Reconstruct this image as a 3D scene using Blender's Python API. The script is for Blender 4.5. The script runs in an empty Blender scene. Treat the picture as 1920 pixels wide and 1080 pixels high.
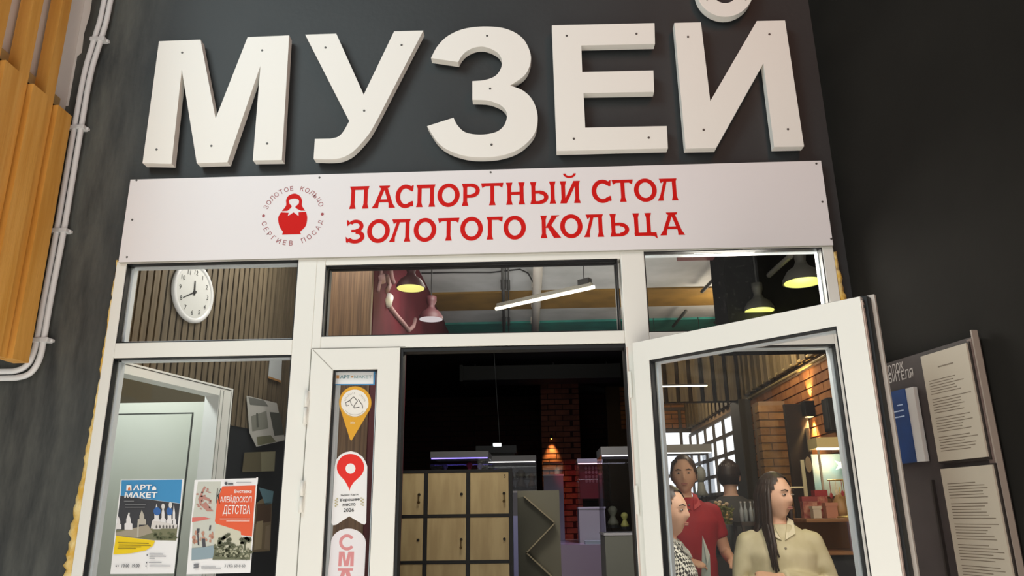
import bpy, bmesh, math, random
from mathutils import Vector as V, Matrix
random.seed(7)
S = bpy.context.scene
COL = S.collection
R = math.radians
# ------------------------------------------------------------------ camera
FPX, PITCH, ROLL, YAW = 1412.66, R(16.8256), R(-0.7581), R(-1.8405)
CAM = V((0, -2.85, 1.5))
cf = V((math.sin(YAW)*math.cos(PITCH), math.cos(YAW)*math.cos(PITCH), math.sin(PITCH)))
_r = cf.cross(V((0, 0, 1))).normalized(); _u = _r.cross(cf)
cr = _r*math.cos(ROLL)+_u*math.sin(ROLL); cu = _u*math.cos(ROLL)-_r*math.sin(ROLL)
cd = bpy.data.cameras.new('camera'); cam = bpy.data.objects.new('camera', cd); COL.objects.link(cam)
cam.matrix_world = Matrix(((cr.x, cu.x, -cf.x, CAM.x), (cr.y, cu.y, -cf.y, CAM.y), (cr.z, cu.z, -cf.z, CAM.z), (0, 0, 0, 1)))
cd.sensor_width = 36; cd.lens = FPX/1920*36; cd.clip_start = .02
S.camera = cam
# ------------------------------------------------------------------ world, light, exposure
S.view_settings.view_transform = 'Standard'; S.view_settings.look = 'None'
S.view_settings.exposure = 0.11; S.view_settings.gamma = 1; S.view_settings.use_curve_mapping = False
w = bpy.data.worlds.new('world'); S.world = w; w.use_nodes = True
w.node_tree.nodes['Background'].inputs[0].default_value = (1, .97, .935, 1)
w.node_tree.nodes['Background'].inputs[1].default_value = .38

def area(name, loc, target, size, power, color, sy=None):
    l = bpy.data.lights.new(name, 'AREA'); l.energy = power; l.color = color
    l.shape = 'RECTANGLE'; l.size = size; l.size_y = sy or size
    o = bpy.data.objects.new(name, l); COL.objects.link(o); o.location = loc
    o.rotation_euler = (V(target)-V(loc)).to_track_quat('-Z', 'Y').to_euler(); return o

def point(name, loc, power, color, r=.05):
    l = bpy.data.lights.new(name, 'POINT'); l.energy = power; l.color = color; l.shadow_soft_size = r
    o = bpy.data.objects.new(name, l); COL.objects.link(o); o.location = loc; return o

def spot(name, loc, target, power, color, ang=60, blend=.5):
    l = bpy.data.lights.new(name, 'SPOT'); l.energy = power; l.color = color; l.spot_size = R(ang); l.spot_blend = blend
    l.shadow_soft_size = .02
    o = bpy.data.objects.new(name, l); COL.objects.link(o); o.location = loc
    o.rotation_euler = (V(target)-V(loc)).to_track_quat('-Z', 'Y').to_euler(); return o

area('atrium_daylight', (-2.6, -3.0, 5.0), (-1.3, 0, 2.2), 1.8, 78, (.84, .985, 1.0))
spot('floor_bounce_fill', (-.4, -4.4, 7.0), (-.2, -2.75, 0), 8600, (1.0, .945, .88), 38, .4)  # added unseen spot; its bounce off the floor brightens the facade
area('atrium_warm_lamps', (1.9, -2.6, 4.9), (1.1, 0, 2.3), 1.0, 38, (1.0, .24, .05))

# ------------------------------------------------------------------ helpers: pixel rays of the 1920x1080 photograph
def ray(px, py): return cf+cr*((px-960)/FPX)+cu*((540-py)/FPX)
def at(px, py, y=0.):
    d = ray(px, py); return CAM+d*((y-CAM.y)/d.y)
def atz(px, py, z):
    d = ray(px, py); return CAM+d*((z-CAM.z)/d.z)
def atp(px, py, p, n):
    d = ray(px, py); n = V(n); return CAM+d*((V(p)-CAM).dot(n)/d.dot(n))

# ------------------------------------------------------------------ helpers: materials
def lin(c):
    if isinstance(c, str): c = [int(c[i:i+2], 16)/255 for i in (0, 2, 4)]
    return tuple((x/12.92 if x <= .04045 else ((x+.055)/1.055)**2.4) for x in c)
MATS = {}
def mat(name, col, rough=.5, metal=0., emit=0., col2=None, scale=8., stretch=None, bump=0., bscale=60., detail=4., rnd=0., spec=.5, lo=.35, hi=.65, ecol=None):
    if name in MATS: return MATS[name]
    m = bpy.data.materials.new(name); m.use_nodes = True; nt = m.node_tree; N = nt.nodes; L = nt.links
    b = N['Principled BSDF']; c = (*lin(col), 1)
    b.inputs['Base Color'].default_value = c; b.inputs['Roughness'].default_value = rough; b.inputs['Metallic'].default_value = metal
    b.inputs['Specular IOR Level'].default_value = spec
    if emit: b.inputs['Emission Color'].default_value = (*lin(ecol or col), 1); b.inputs['Emission Strength'].default_value = emit
    src = None
    if col2 or bump:
        tc = N.new('ShaderNodeTexCoord'); mp = N.new('ShaderNodeMapping'); L.new(tc.outputs['Object'], mp.inputs['Vector'])
        mp.inputs['Scale'].default_value = stretch or (1, 1, 1)
        if rnd:
            oi = N.new('ShaderNodeObjectInfo'); mu = N.new('ShaderNodeMath'); mu.operation = 'MULTIPLY'; mu.inputs[1].default_value = 37
            L.new(oi.outputs['Random'], mu.inputs[0]); L.new(mu.outputs[0], mp.inputs['Location'])
    if col2:
        nz = N.new('ShaderNodeTexNoise'); nz.inputs['Scale'].default_value = scale; nz.inputs['Detail'].default_value = detail
        L.new(mp.outputs[0], nz.inputs['Vector'])
        mr = N.new('ShaderNodeMapRange'); mr.inputs[1].default_value = lo; mr.inputs[2].default_value = hi; L.new(nz.outputs[0], mr.inputs[0])
        mx = N.new('ShaderNodeMix'); mx.data_type = 'RGBA'; mx.inputs[6].default_value = c; mx.inputs[7].default_value = (*lin(col2), 1)
        L.new(mr.outputs[0], mx.inputs[0]); src = mx.outputs[2]
    if rnd:
        oi = N.new('ShaderNodeObjectInfo'); mr = N.new('ShaderNodeMapRange'); mr.inputs[3].default_value = 1-rnd; mr.inputs[4].default_value = 1+rnd
        L.new(oi.outputs['Random'], mr.inputs[0]); hs = N.new('ShaderNodeHueSaturation'); L.new(mr.outputs[0], hs.inputs['Value'])
        if src: L.new(src, hs.inputs['Color'])
        else: hs.inputs['Color'].default_value = c
        src = hs.outputs[0]
    if src: L.new(src, b.inputs['Base Color'])
    if bump:
        n2 = N.new('ShaderNodeTexNoise'); n2.inputs['Scale'].default_value = bscale; n2.inputs['Detail'].default_value = 5
        L.new(mp.outputs[0], n2.inputs['Vector'])
        bp = N.new('ShaderNodeBump'); bp.inputs['Strength'].default_value = bump; bp.inputs['Distance'].default_value = .01
        L.new(n2.outputs[0], bp.inputs['Height']); L.new(bp.outputs[0], b.inputs['Normal'])
    MATS[name] = m; return m

def glassmat(name, refl=.05, tint=(1, 1, 1), rough=.0):
    m = bpy.data.materials.new(name); m.use_nodes = True; nt = m.node_tree; N = nt.nodes; L = nt.links
    for n in list(N): N.remove(n)
    o = N.new('ShaderNodeOutputMaterial'); t = N.new('ShaderNodeBsdfTransparent'); t.inputs[0].default_value = (*tint, 1)
    g = N.new('ShaderNodeBsdfGlossy'); g.inputs['Roughness'].default_value = rough
    lw = N.new('ShaderNodeLayerWeight'); lw.inputs[0].default_value = .12
    ma = N.new('ShaderNodeMath'); ma.operation = 'MULTIPLY_ADD'; ma.inputs[1].default_value = .5; ma.inputs[2].default_value = refl; ma.use_clamp = True
    L.new(lw.outputs['Fresnel'], ma.inputs[0])
    ma.inputs[1].default_value = .6
    mx = N.new('ShaderNodeMixShader'); L.new(ma.outputs[0], mx.inputs[0]); L.new(t.outputs[0], mx.inputs[1]); L.new(g.outputs[0], mx.inputs[2])
    L.new(mx.outputs[0], o.inputs[0]); MATS[name] = m; return m

def brickmat(name, c1, c2, mortar, bw, bh, rough=.9):
    m = bpy.data.materials.new(name); m.use_nodes = True; nt = m.node_tree; N = nt.nodes; L = nt.links
    b = N['Principled BSDF']; b.inputs['Roughness'].default_value = rough
    tc = N.new('ShaderNodeTexCoord'); sp = N.new('ShaderNodeSeparateXYZ'); cb = N.new('ShaderNodeCombineXYZ')
    L.new(tc.outputs['Object'], sp.inputs[0]); ad = N.new('ShaderNodeMath'); L.new(sp.outputs[0], ad.inputs[0]); L.new(sp.outputs[1], ad.inputs[1])
    L.new(ad.outputs[0], cb.inputs[0]); L.new(sp.outputs[2], cb.inputs[1])
    br = N.new('ShaderNodeTexBrick'); L.new(cb.outputs[0], br.inputs['Vector']); br.inputs['Scale'].default_value = 1
    br.inputs['Brick Width'].default_value = bw; br.inputs['Row Height'].default_value = bh; br.inputs['Mortar Size'].default_value = .008
    br.inputs['Color1'].default_value = (*lin(c1), 1); br.inputs['Color2'].default_value = (*lin(c2), 1); br.inputs['Mortar'].default_value = (*lin(mortar), 1)
    L.new(br.outputs[0], b.inputs['Base Color'])
    bp = N.new('ShaderNodeBump'); bp.inputs['Strength'].default_value = .8; bp.inputs['Distance'].default_value = .02; bp.invert = True
    L.new(br.outputs['Fac'], bp.inputs['Height']); L.new(bp.outputs[0], b.inputs['Normal']); MATS[name] = m; return m

GLASS = glassmat('window_glass', .012)
CASEGLASS = glassmat('case_glass', .03, (.97, .98, 1))

# ------------------------------------------------------------------ helpers: geometry in world coordinates
ROOTM = {}
class MB:
    def __init__(s): s.v = []; s.f = []
    def add(s, vs, fs):
        k = len(s.v); s.v += [V(x) for x in vs]; s.f += [[i+k for i in f] for f in fs]; return s
    def obox(s, O, X, Y, Z, x0, x1, y0, y1, z0, z1):
        O, X, Y, Z = V(O), V(X), V(Y), V(Z)
        return s.add([O+X*a+Y*b+Z*c for c in (z0, z1) for a, b in ((x0, y0), (x1, y0), (x1, y1), (x0, y1))],
                     [(3, 2, 1, 0), (4, 5, 6, 7), (0, 1, 5, 4), (1, 2, 6, 5), (2, 3, 7, 6), (3, 0, 4, 7)])
    def box(s, x0, x1, y0, y1, z0, z1): return s.obox((0, 0, 0), (1, 0, 0), (0, 1, 0), (0, 0, 1), x0, x1, y0, y1, z0, z1)
    def prism(s, pts, d):
        pts = [V(p) for p in pts]; d = V(d); n = len(pts)
        nn = sum(((pts[i]-pts[0]).cross(pts[(i+1) % n]-pts[0]) for i in range(n)), V((0, 0, 0)))
        if nn.dot(d) > 0: pts.reverse()
        return s.add(pts+[p+d for p in pts], [list(range(n)), list(range(2*n-1, n-1, -1))]+[(i, i+n, (i+1) % n+n, (i+1) % n) for i in range(n)])
    def poly(s, pts): return s.add(pts, [list(range(len(pts)))])
    def tube(s, path, r, n=10):
        path = [V(p) for p in path]; rs = r if isinstance(r, (list, tuple)) else [r]*len(path)
        vs = []; fs = []; u = None
        for i, p in enumerate(path):
            t = (path[min(i+1, len(path)-1)]-path[max(i-1, 0)]).normalized()
            if u is None: u = t.orthogonal().normalized()
            u = (u-t*u.dot(t)).normalized(); w_ = t.cross(u)
            vs += [p+(u*math.cos(2*math.pi*k/n)+w_*math.sin(2*math.pi*k/n))*rs[i] for k in range(n)]
        for i in range(len(path)-1):
            for k in range(n): fs.append((i*n+k, i*n+(k+1) % n, (i+1)*n+(k+1) % n, (i+1)*n+k))
        fs.append(list(range(n-1, -1, -1))); fs.append([len(vs)-n+k for k in range(n)])
        return s.add(vs, fs)
    def lathe(s, O, prof, n=28, A=(0, 0, 1), cap=True):
        O = V(O); A = V(A).normalized(); u = A.orthogonal().normalized(); w_ = A.cross(u); vs = []; fs = []
        for r, z in prof: vs += [O+A*z+(u*math.cos(2*math.pi*k/n)+w_*math.sin(2*math.pi*k/n))*r for k in range(n)]
        for i in range(len(prof)-1):
            for k in range(n): fs.append((i*n+k, i*n+(k+1) % n, (i+1)*n+(k+1) % n, (i+1)*n+k))
        if cap: fs.append(list(range(n-1, -1, -1))); fs.append([len(vs)-n+k for k in range(n)])
        return s.add(vs, fs)
    def ell(s, c, rx, ry, rz, M=None, n=14, m=9):
        c = V(c); M = M or Matrix.Identity(3); vs = []; fs = []
        for i in range(m+1):
            a = math.pi*i/m
            for k in range(n):
                b = 2*math.pi*k/n; vs.append(c+M @ V((rx*math.sin(a)*math.cos(b), ry*math.sin(a)*math.sin(b), -rz*math.cos(a))))
        for i in range(m):
            for k in range(n): fs.append((i*n+k, i*n+(k+1) % n, (i+1)*n+(k+1) % n, (i+1)*n+k))
        return s.add(vs, fs)

def tag(o, label=None, cat=None, group=None, kind=None):
    if label: o['label'] = label
    if cat: o['category'] = cat
    if group: o['group'] = group
    if kind: o['kind'] = kind
    return o
def empty(name, loc, rz=0., **k):
    o = bpy.data.objects.new(name, None); COL.objects.link(o); o.location = loc; o.rotation_euler = (0, 0, rz); o.empty_display_size = .1
    ROOTM[o.name] = (Matrix.Translation(V(loc)) @ Matrix.Rotation(rz, 4, 'Z')).inverted()
    return tag(o, **k)
def build(name, mb, m, parent=None, smooth=False, bevel=0., origin=None, **k):
    me = bpy.data.meshes.new(name)
    inv = ROOTM.get(parent.name) if parent else (Matrix.Translation(V(origin)).inverted() if origin is not None else None)
    vs = [inv @ p for p in mb.v] if inv else mb.v
    me.from_pydata([tuple(p) for p in vs], [], mb.f); me.materials.append(m)
    if smooth: me.polygons.foreach_set('use_smooth', [True]*len(me.polygons))
    me.update(); o = bpy.data.objects.new(name, me); COL.objects.link(o)
    if parent: o.parent = parent; ROOTM[o.name] = inv
    else:
        if origin is not None: o.location = origin
        ROOTM[o.name] = inv or Matrix.Identity(4)
    if bevel:
        b = o.modifiers.new('bevel', 'BEVEL'); b.width = bevel; b.segments = 2; b.limit_method = 'ANGLE'
        if smooth is None: pass
    return tag(o, **k)
def piece(name, me, parent, loc=(0, 0, 0), rz=0., m=None):
    o = bpy.data.objects.new(name, me); COL.objects.link(o); o.parent = parent; o.location = loc; o.rotation_euler = (0, 0, rz); return o
def meshof(mb, m, smooth=False):
    me = bpy.data.meshes.new('shared'); me.from_pydata([tuple(p) for p in mb.v], [], mb.f); me.materials.append(m)
    if smooth: me.polygons.foreach_set('use_smooth', [True]*len(me.polygons))
    return me
def copy_tree(o, parent=None):
    c = o.copy(); COL.objects.link(c)
    if parent: c.parent = parent
    for ch in list(o.children): copy_tree(ch, c)
    return c
def text(body, O, X, Z, width=None, height=None, bold=0., align='L', spacing=1., shear=0.):
    """flat lettering: returns an MB of the filled glyphs laid at O along X (right) and Z (up)"""
    c = bpy.data.curves.new('t', 'FONT'); c.body = body; c.offset = bold; c.space_character = spacing; c.resolution_u = 3; c.shear = shear
    o = bpy.data.objects.new('t', c); COL.objects.link(o); dg = bpy.context.evaluated_depsgraph_get(); dg.update()
    me = bpy.data.meshes.new_from_object(o.evaluated_get(dg)); b = MB()
    xs = [v.co.x for v in me.vertices] or [0, 1]; ys = [v.co.y for v in me.vertices] or [0, 1]
    x0, x1, y0, y1 = min(xs), max(xs), min(ys), max(ys)
    sx = width/(x1-x0) if width else None; sy = height/(y1-y0) if height else sx
    sx = sx or sy
    off = {'L': 0, 'C': -.5*(x1-x0)*sx, 'R': -(x1-x0)*sx}[align]
    O, X, Z = V(O), V(X), V(Z)
    b.add([O+X*((v.co.x-x0)*sx+off)+Z*((v.co.y-y0)*sy) for v in me.vertices], [list(p.vertices) for p in me.polygons])
    bpy.data.objects.remove(o); bpy.data.curves.remove(c); bpy.data.meshes.remove(me); return b

# ------------------------------------------------------------------ materials
def stained_wall():
    m = mat('charcoal_plaster', '2e3234', .6, col2='272b2d', scale=1.6, bump=.10, bscale=40, detail=6)
    nt = m.node_tree; N = nt.nodes; L = nt.links; b = N['Principled BSDF']
    src = b.inputs['Base Color'].links[0].from_socket
    tc = N.new('ShaderNodeTexCoord'); mp = N.new('ShaderNodeMapping'); mp.inputs['Scale'].default_value = (7, 3, 1.3); L.new(tc.outputs['Object'], mp.inputs[0])
    nz = N.new('ShaderNodeTexNoise'); nz.inputs['Scale'].default_value = 1.7; nz.inputs['Detail'].default_value = 7; nz.inputs['Roughness'].default_value = .65
    L.new(mp.outputs[0], nz.inputs[0]); r = N.new('ShaderNodeMapRange'); r.inputs[1].default_value = .3; r.inputs[2].default_value = .75; r.inputs[4].default_value = .8
    L.new(nz.outputs[0], r.inputs[0])
    sx = N.new('ShaderNodeSeparateXYZ'); L.new(tc.outputs['Object'], sx.inputs[0])     # scuffs only on the bare strip left of the frame
    g = N.new('ShaderNodeMapRange'); g.inputs[1].default_value = -1.62; g.inputs[2].default_value = -1.85; L.new(sx.outputs[0], g.inputs[0])
    mu = N.new('ShaderNodeMath'); mu.operation = 'MULTIPLY'; L.new(r.outputs[0], mu.inputs[0]); L.new(g.outputs[0], mu.inputs[1])
    mx = N.new('ShaderNodeMix'); mx.data_type = 'RGBA'; L.new(mu.outputs[0], mx.inputs[0]); L.new(src, mx.inputs[6]); mx.inputs[7].default_value = (*lin('6f716b'), 1)
    L.new(mx.outputs[2], b.inputs['Base Color']); return m
WALL = stained_wall()
BLACKWALL = mat('black_plaster', '211f1c', .85, spec=.15, col2='1a1815', scale=2, bump=.06, bscale=40)
PVC = mat('white_pvc', 'ecece6', .45)
PVCG = mat('grey_white_pvc', 'd3d9d0', .35, col2='cbd2c6', scale=2)
GASK = mat('black_gasket', '14171a', .5)
LETTER = mat('white_foam_board', 'f1efe9', .55)
LEDGE = mat('foam_board_edge', 'e4e2df', .7)
SIGN = mat('white_composite', 'e9e6e8', .5)
RED = mat('red_vinyl', 'cf1712', .6, spec=.15)
DRED = mat('dark_red_vinyl', '9a3036', .4)
SCREW = mat('grey_screw', '55524f', .5, .3)
FOAM = mat('yellow_foam', 'dcb04c', .9, col2='f0dc9f', scale=22, bump=1., bscale=45)
CONDUIT = mat('white_plastic_pipe', 'eceef0', .42)
PINE = mat('pine', 'e6ad55', .55, col2='d5973c', scale=4, stretch=(7, 7, .5), detail=6, rnd=.06, bump=.15, bscale=30)
WHITEWALL = mat('white_paint', 'e6e5e2', .7)
BLACK = mat('black_paint', '0d0d0e', .6)
SLATW = mat('grey_brown_slat', '6e634f', .65, col2='594f3e', scale=5, stretch=(10, 10, .7), rnd=.1)
SLATB = mat('slat_backing', '544b3c', .8)
OAKV = mat('oak_veneer', '7a5f44', .55, col2='584230', scale=4, stretch=(30, 30, .8), detail=8)
MAROON = mat('maroon_paint', '571a24', .8, col2='47151e', spec=.2, scale=3)
CEIL = mat('grey_concrete_ceiling', 'b9bcbc', .8, col2='9ea1a0', scale=2.5, detail=8)
OCHRE = mat('ochre_beam_paint', '836426', .7, col2='71561f', scale=6)
TEAL = mat('teal_beam_paint', '23877c', .5, col2='1c6e66', scale=5)
WHITE = mat('white_paper', 'efeff0', .6)
# ------------------------------------------------------------------ setting: shell
fx0, fx1, ftop = -1.715, 1.19, 2.512
b = MB(); b.box(-4.2, fx0, .02, .085, 0, 5); b.box(fx1, 1.36, .02, .085, 0, 5); b.box(fx0, fx1, .02, .085, ftop, 5)
build('wall_front', b, WALL, kind='structure')
CX, CY = 1.236, .02
wd = V((.1874, -.9823, 0)); wn = V((-.9823, -.1874, 0))       # right wall runs towards the viewer, faces left
build('wall_right', MB().obox((CX, CY, 0), wd, -wn, (0, 0, 1), -.02, 3.0, 0, .2, 0, 5), BLACKWALL, kind='structure')
build('floor', MB().box(-6, 6, -7, 11.5, -.1, 0), mat('floor_tile', 'cfccc6', .4, col2='bdbab4', scale=3), kind='structure')
build('ceiling', MB().box(-3.2, 3.2, .3, 5.0, 3.3, 3.45), CEIL, kind='structure')
build('ceiling', MB().box(-3.2, 3.2, 5.0, 11.5, 3.3, 3.45), BLACK, kind='structure')
build('wall_back', MB().box(-3.2, 1.35, 9.0, 9.2, 0, 3.3), brickmat('dark_brick', '331714', '271210', '160c0b', .25, .077), kind='structure')
build('wall_hall_left', MB().box(-3.2, -3.0, .3, 9.2, 0, 3.3), BLACK, kind='structure')
build('wall_shop_right', MB().box(2.2, 2.4, .3, 9.2, 0, 3.3), mat('mortar', '8d7a66', .9), kind='structure')
# slim partition between the hall and the shop
pd = V((.132, .991, 0)); pn = V((.991, -.132, 0))
zm = lambda t: min(3.3, 1.5+.232*(.32+t*.991+2.85))
for i in range(9):
    t0, t1 = i*.96, (i+1)*.96; o_ = V((.405, .32, 0)); f_ = lambda t, n, z: o_+pd*t+pn*n+V((0, 0, z))
    build('wall_middle', MB().prism([f_(t0, -.012, 0), f_(t1, -.012, 0), f_(t1, -.012, zm(t1)), f_(t0, -.012, zm(t0))], pn*.024), mat('partition_grey', '4b453d', .7), kind='structure')
build('wall_maroon', MB().prism([(-1.06, 1.07, 0), (-1.06, 2.12, 0), (-1.06, 2.12, 2.60), (-1.06, 4.9, 3.2), (-1.06, 4.9, 3.3), (-1.06, 1.07, 3.3)], (.18, 0, 0)), MAROON, kind='structure')
build('wall_oak', MB().box(-1.11, -.885, 1.03, 1.068, 0, 3.3), OAKV, kind='structure')
build('wall_dark_return', MB().box(-1.6, -1.06, 1.5, 1.56, 0, 3.3), mat('dark_return', '2c2a28', .8), kind='structure')
# ceiling beams
y0 = atz(1115, 545, 3.285).y; y1 = atz(1115, 577, 3.285).y
build('trim_1', MB().box(-.88, 2.2, y0, y1, 3.285, 3.3), OCHRE, kind='structure')
y2 = atz(1110, 603, 3.28).y
build('trim_2', MB().box(-.88, 2.2, y2, y2+.75, 3.28, 3.3), TEAL, kind='structure')
y3 = atz(1290, 489, 3.2).y
build('trim_3', MB().box(1.0, 2.2, y3-.25, y3, 3.2, 3.3), mat('plum_beam', '6b3a3a', .6), kind='structure')
kx = at(1358, 520, 1.95).x
build('trim_4', MB().box(kx, 2.2, 1.95, 2.3, at(1450, 645, 1.95).z, 3.3), mat('black_bulkhead', '080808', .95, spec=.1), kind='structure')

# ------------------------------------------------------------------ left inner wall: slats, door frame
lp = V((-1.72, .12, 0)); ld = V((.225, .974, 0)); ln = V((.974, -.225, 0))
def onl(px, py): return atp(px, py, lp, ln)
def lw(t, z, n=0.): return lp+ld*t+ln*n+V((0, 0, z))
t_fr = (onl(428, 730)-lp).dot(ld); t_in = (onl(401, 745)-lp).dot(ld); z_fr = onl(428, 730).z; z_in = onl(401, 742).z
T1 = 1.46
b = MB(); b.obox(lp, ld, ln, (0, 0, 1), .0, T1, -.06, -.012, z_fr, 3.3).obox(lp, ld, ln, (0, 0, 1), t_fr, T1, -.06, -.012, 0, z_fr)
wl = build('wall_left', b, SLATB, kind='structure')
sp_ = .043
k = int((T1-.02)/sp_); low = meshof(MB().obox((0, 0, 0), ld, ln, (0, 0, 1), 0, .032, -.012, .010, 1.95, 3.28), SLATW)
up = meshof(MB().obox((0, 0, 0), ld, ln, (0, 0, 1), 0, .032, -.012, .010, z_fr, 3.28), SLATW)
for i in range(k):
    t = .02+i*sp_; piece('slat', up if t < t_fr else low, wl, tuple(lp+ld*t))
build('wainscot_panel', MB().obox(lp, ld, ln, (0, 0, 1), t_fr+.01, T1, -.012, .004, 0, 1.95), mat('dark_board', '23282c', .5), wl)
d3 = empty('door_3', tuple(lp+ld*t_in), kind='structure')
b = MB().obox(lp, ld, ln, (0, 0, 1), t_in, t_fr, -.05, .03, 0, z_fr).obox(lp, ld, ln, (0, 0, 1), -.02, t_in, -.05, .03, z_in, z_fr)
build('door_frame', b, mat('inner_white_pvc', 'eef2f0', .35), d3)
build('frame_seam', MB().obox(lp, ld, ln, (0, 0, 1), 0, t_fr-.012, .03, .0315, z_fr-.012, z_fr-.009), GASK, d3)
for s_ in (t_in+.004, t_in+.03, t_fr-.016): build('frame_groove', MB().obox(lp, ld, ln, (0, 0, 1), s_, s_+.003, .029, .0315, 0, z_fr-.02), mat('groove_grey', '8d938f', .6), d3)
A, Bp = at(200, 757, 1.1), at(387, 753, 1.1)
build('leaf_frame', MB().box(A.x-.3, Bp.x, 1.1, 1.16, 0, Bp.z), mat('inner_leaf_pvc', 'd5dad0', .4), d3)
P1 = at(360, 776, 1.095); build('leaf_panel', MB().box(A.x-.3, P1.x, 1.094, 1.1, .2, P1.z), PVCG, d3)
build('leaf_gap', MB().box(A.x-.3, P1.x+.006, 1.097, 1.0995, .19, P1.z+.008), mat('gap_dark', '3a3d3a', .7), d3)
lk = at(383, 850, 1.09); build('lock_case', MB().box(lk.x-.012, lk.x+.018, 1.07, 1.1, lk.z-.09, lk.z+.03), mat('steel', 'a9adab', .3, .8), d3)
build('leaf_edge_strip', MB().box(Bp.x, Bp.x+.02, 1.1, 1.15, 0, Bp.z-.02), mat('dark_strip', '4b4a44', .5), d3)
build('wall_far_left', MB().box(-3.0, -1.5, 1.75, 1.8, 0, 3.3), mat('far_left', '6a604c', .8), kind='structure')

# ------------------------------------------------------------------ entrance frame (white PVC with panes)
XA, XB, XC, XD, XE, XF, XS, XG, XH = -1.66, -.954, -.842, .33, .436, 1.138, -1.702, 1.181, -.873
zr1, zr2, zr3, zr4, zr5 = 2.503, 2.172, 2.476, 2.181, 2.112
w1 = empty('window_1', (-.26, 0, 0), kind='structure')
dL = at(749, 700, 0).x; dR = at(1174, 690, 0).x; dT = at(960, 655, 0).z
def member(x0, x1, z0, z1, name): return build(name, MB().box(x0, x1, 0, .07, z0, z1), PVC, w1, bevel=.003)
member(XS, XA, 0, ftop, 'frame_post'); member(XB, XH-.004, 0, ftop, 'frame_post'); member(XD+.012, XE, 0, ftop, 'frame_post'); member(XF, XG, 0, ftop, 'frame_post')
member(XH-.004, XC, zr5+.02, ftop, 'frame_post'); 
for x0, x1 in ((XA, XB), (XE, XF)): member(x0, x1, zr5, zr2, 'transom_bar'); member(x0, x1, zr1, ftop, 'head_bar'); member(x0, x1, 0, .09, 'sill_bar')
member(XC, XD+.012, zr5+.02, zr4, 'transom_bar'); member(XC, XD+.012, zr3, ftop, 'head_bar')
def glaze(x0, x1, z0, z1, parent, y=.032, wg=.004, e=.010, bm=None):
    b = MB(); d0, d1 = .004, y
    b.box(x0, x0+wg, d0, d1, z0, z1).box(x1-wg, x1, d0, d1, z0, z1).box(x0, x1, d0, d1, z1-wg, z1).box(x0, x1, d0, d1, z0, z0+wg)
    build('gasket', b, GASK, parent)
    b = MB()
    b.box(x0+wg, x0+wg+e, y+.006, .068, z0+wg, z1-wg).box(x1-wg-e, x1-wg, y+.006, .068, z0+wg, z1-wg).box(x0+wg, x1-wg, y+.006, .068, z1-wg-e*.5, z1-wg).box(x0+wg, x1-wg, y+.006, .068, z0+wg, z0+wg+e)
    build('glazing_bead', b, bm or mat('bead_white', 'd5dde2', .3), parent)
    build('pane', MB().box(x0+wg, x1-wg, y, y+.004, z0+wg, z1-wg), GLASS, parent)
glaze(XA, XB, zr2, zr1, w1); glaze(XC, XD, zr4, zr3, w1, e=.005, bm=GASK); glaze(XE, XF, zr2, zr1, w1, e=.0035); glaze(XA, XB, .09, zr5, w1); glaze(XE, XF, .09, zr5, w1)
# corner mitre seams and joints in the profile
SEAM = mat('seam_grey', 'a9a79f', .7)
b = MB(); 
for x, z0, z1 in ((XH-.006, 0, zr5+.02),): b.box(x, x+.0025, -.0008, .001, z0, z1)
b.box(XH-.004, dL+.02, -.0008, .001, zr5+.021, zr5+.0235)
build('joint_line', b, SEAM, w1)
# yellow mounting foam squeezed out along both sides of the frame
def foam(name, x, z0, z1, wfun, side):
    b = MB(); z = z0; pts = []
    while z < z1: pts.append(z); z += .018
    n = 8; vs = []; fs = []
    for i, z in enumerate(pts):
        wv = wfun(z)*(1+.35*(random.random()-.5)); dep = .016+.010*random.random()
        for k_ in range(n):
            a = math.pi*k_/(n-1); vs.append((x+side*(wv*.5-wv*.5*math.cos(a)*1.0)+(random.random()-.5)*.004, .022-dep*math.sin(a), z+(random.random()-.5)*.006))
    for i in range(len(pts)-1):
        for k_ in range(n-1): fs.append((i*n+k_, i*n+k_+1, (i+1)*n+k_+1, (i+1)*n+k_))
    b.add(vs, fs); build(name, b, FOAM, smooth=True, kind='structure')
foam('trim_5', XS+.006, .9, 2.52, lambda z: .014+(.030*max(0, min(1, (2.0-z)/.6))), -1)
foam('trim_6', XG-.006, .9, 2.50, lambda z: .020+.02*max(0, min(1, (2.5-z)/.3)), 1)

# ------------------------------------------------------------------ narrow fixed leaf (door_2)
d2 = empty('door_2', (XH, 0, 0), kind='structure')
g0, g1, gz = at(621, 760, 0).x, at(706, 760, 0).x, at(665, 693, 0).z
z2 = zr5+.018
b = MB(); b.box(XH, g0, -.006, .07, 0, z2).box(g1, dL, -.006, .07, 0, z2).box(g0, g1, -.006, .07, gz, z2).box(g0, g1, -.006, .07, 0, .1)
build('leaf_frame', b, PVC, d2)
glaze(g0, g1, .1, gz, d2, y=.03)
build('mitre_line', MB().add([(XH+.004, -.0065, z2-.004), (XH+.006, -.0065, z2-.001), (g0, -.0065, gz+.002), (g0-.002, -.0065, gz-.001)], [(0, 1, 2, 3)]), SEAM, d2)
build('edge_gasket', MB().box(dL, dL+.012, .002, .06, 0, zr5+.01), GASK, d2)
for px, py, h in ((570, 763, .125), (562, 931, .115)):
    c = at(px, py, -.02); hb = MB()
    for s_ in (-1, 1): hb.lathe((c.x+.004, -.013, c.z+s_*h*.25-h*.242), [(.0, 0), (.0072, .0), (.0072, h*.484), (0, h*.484)], 14)
    h_ = build('hinge', hb, PVC, d2, smooth=True); build('hinge_plate', MB().box(c.x-.006, c.x+.014, -.010, 0, c.z-h*.5, c.z+h*.5), PVC, h_)
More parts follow.
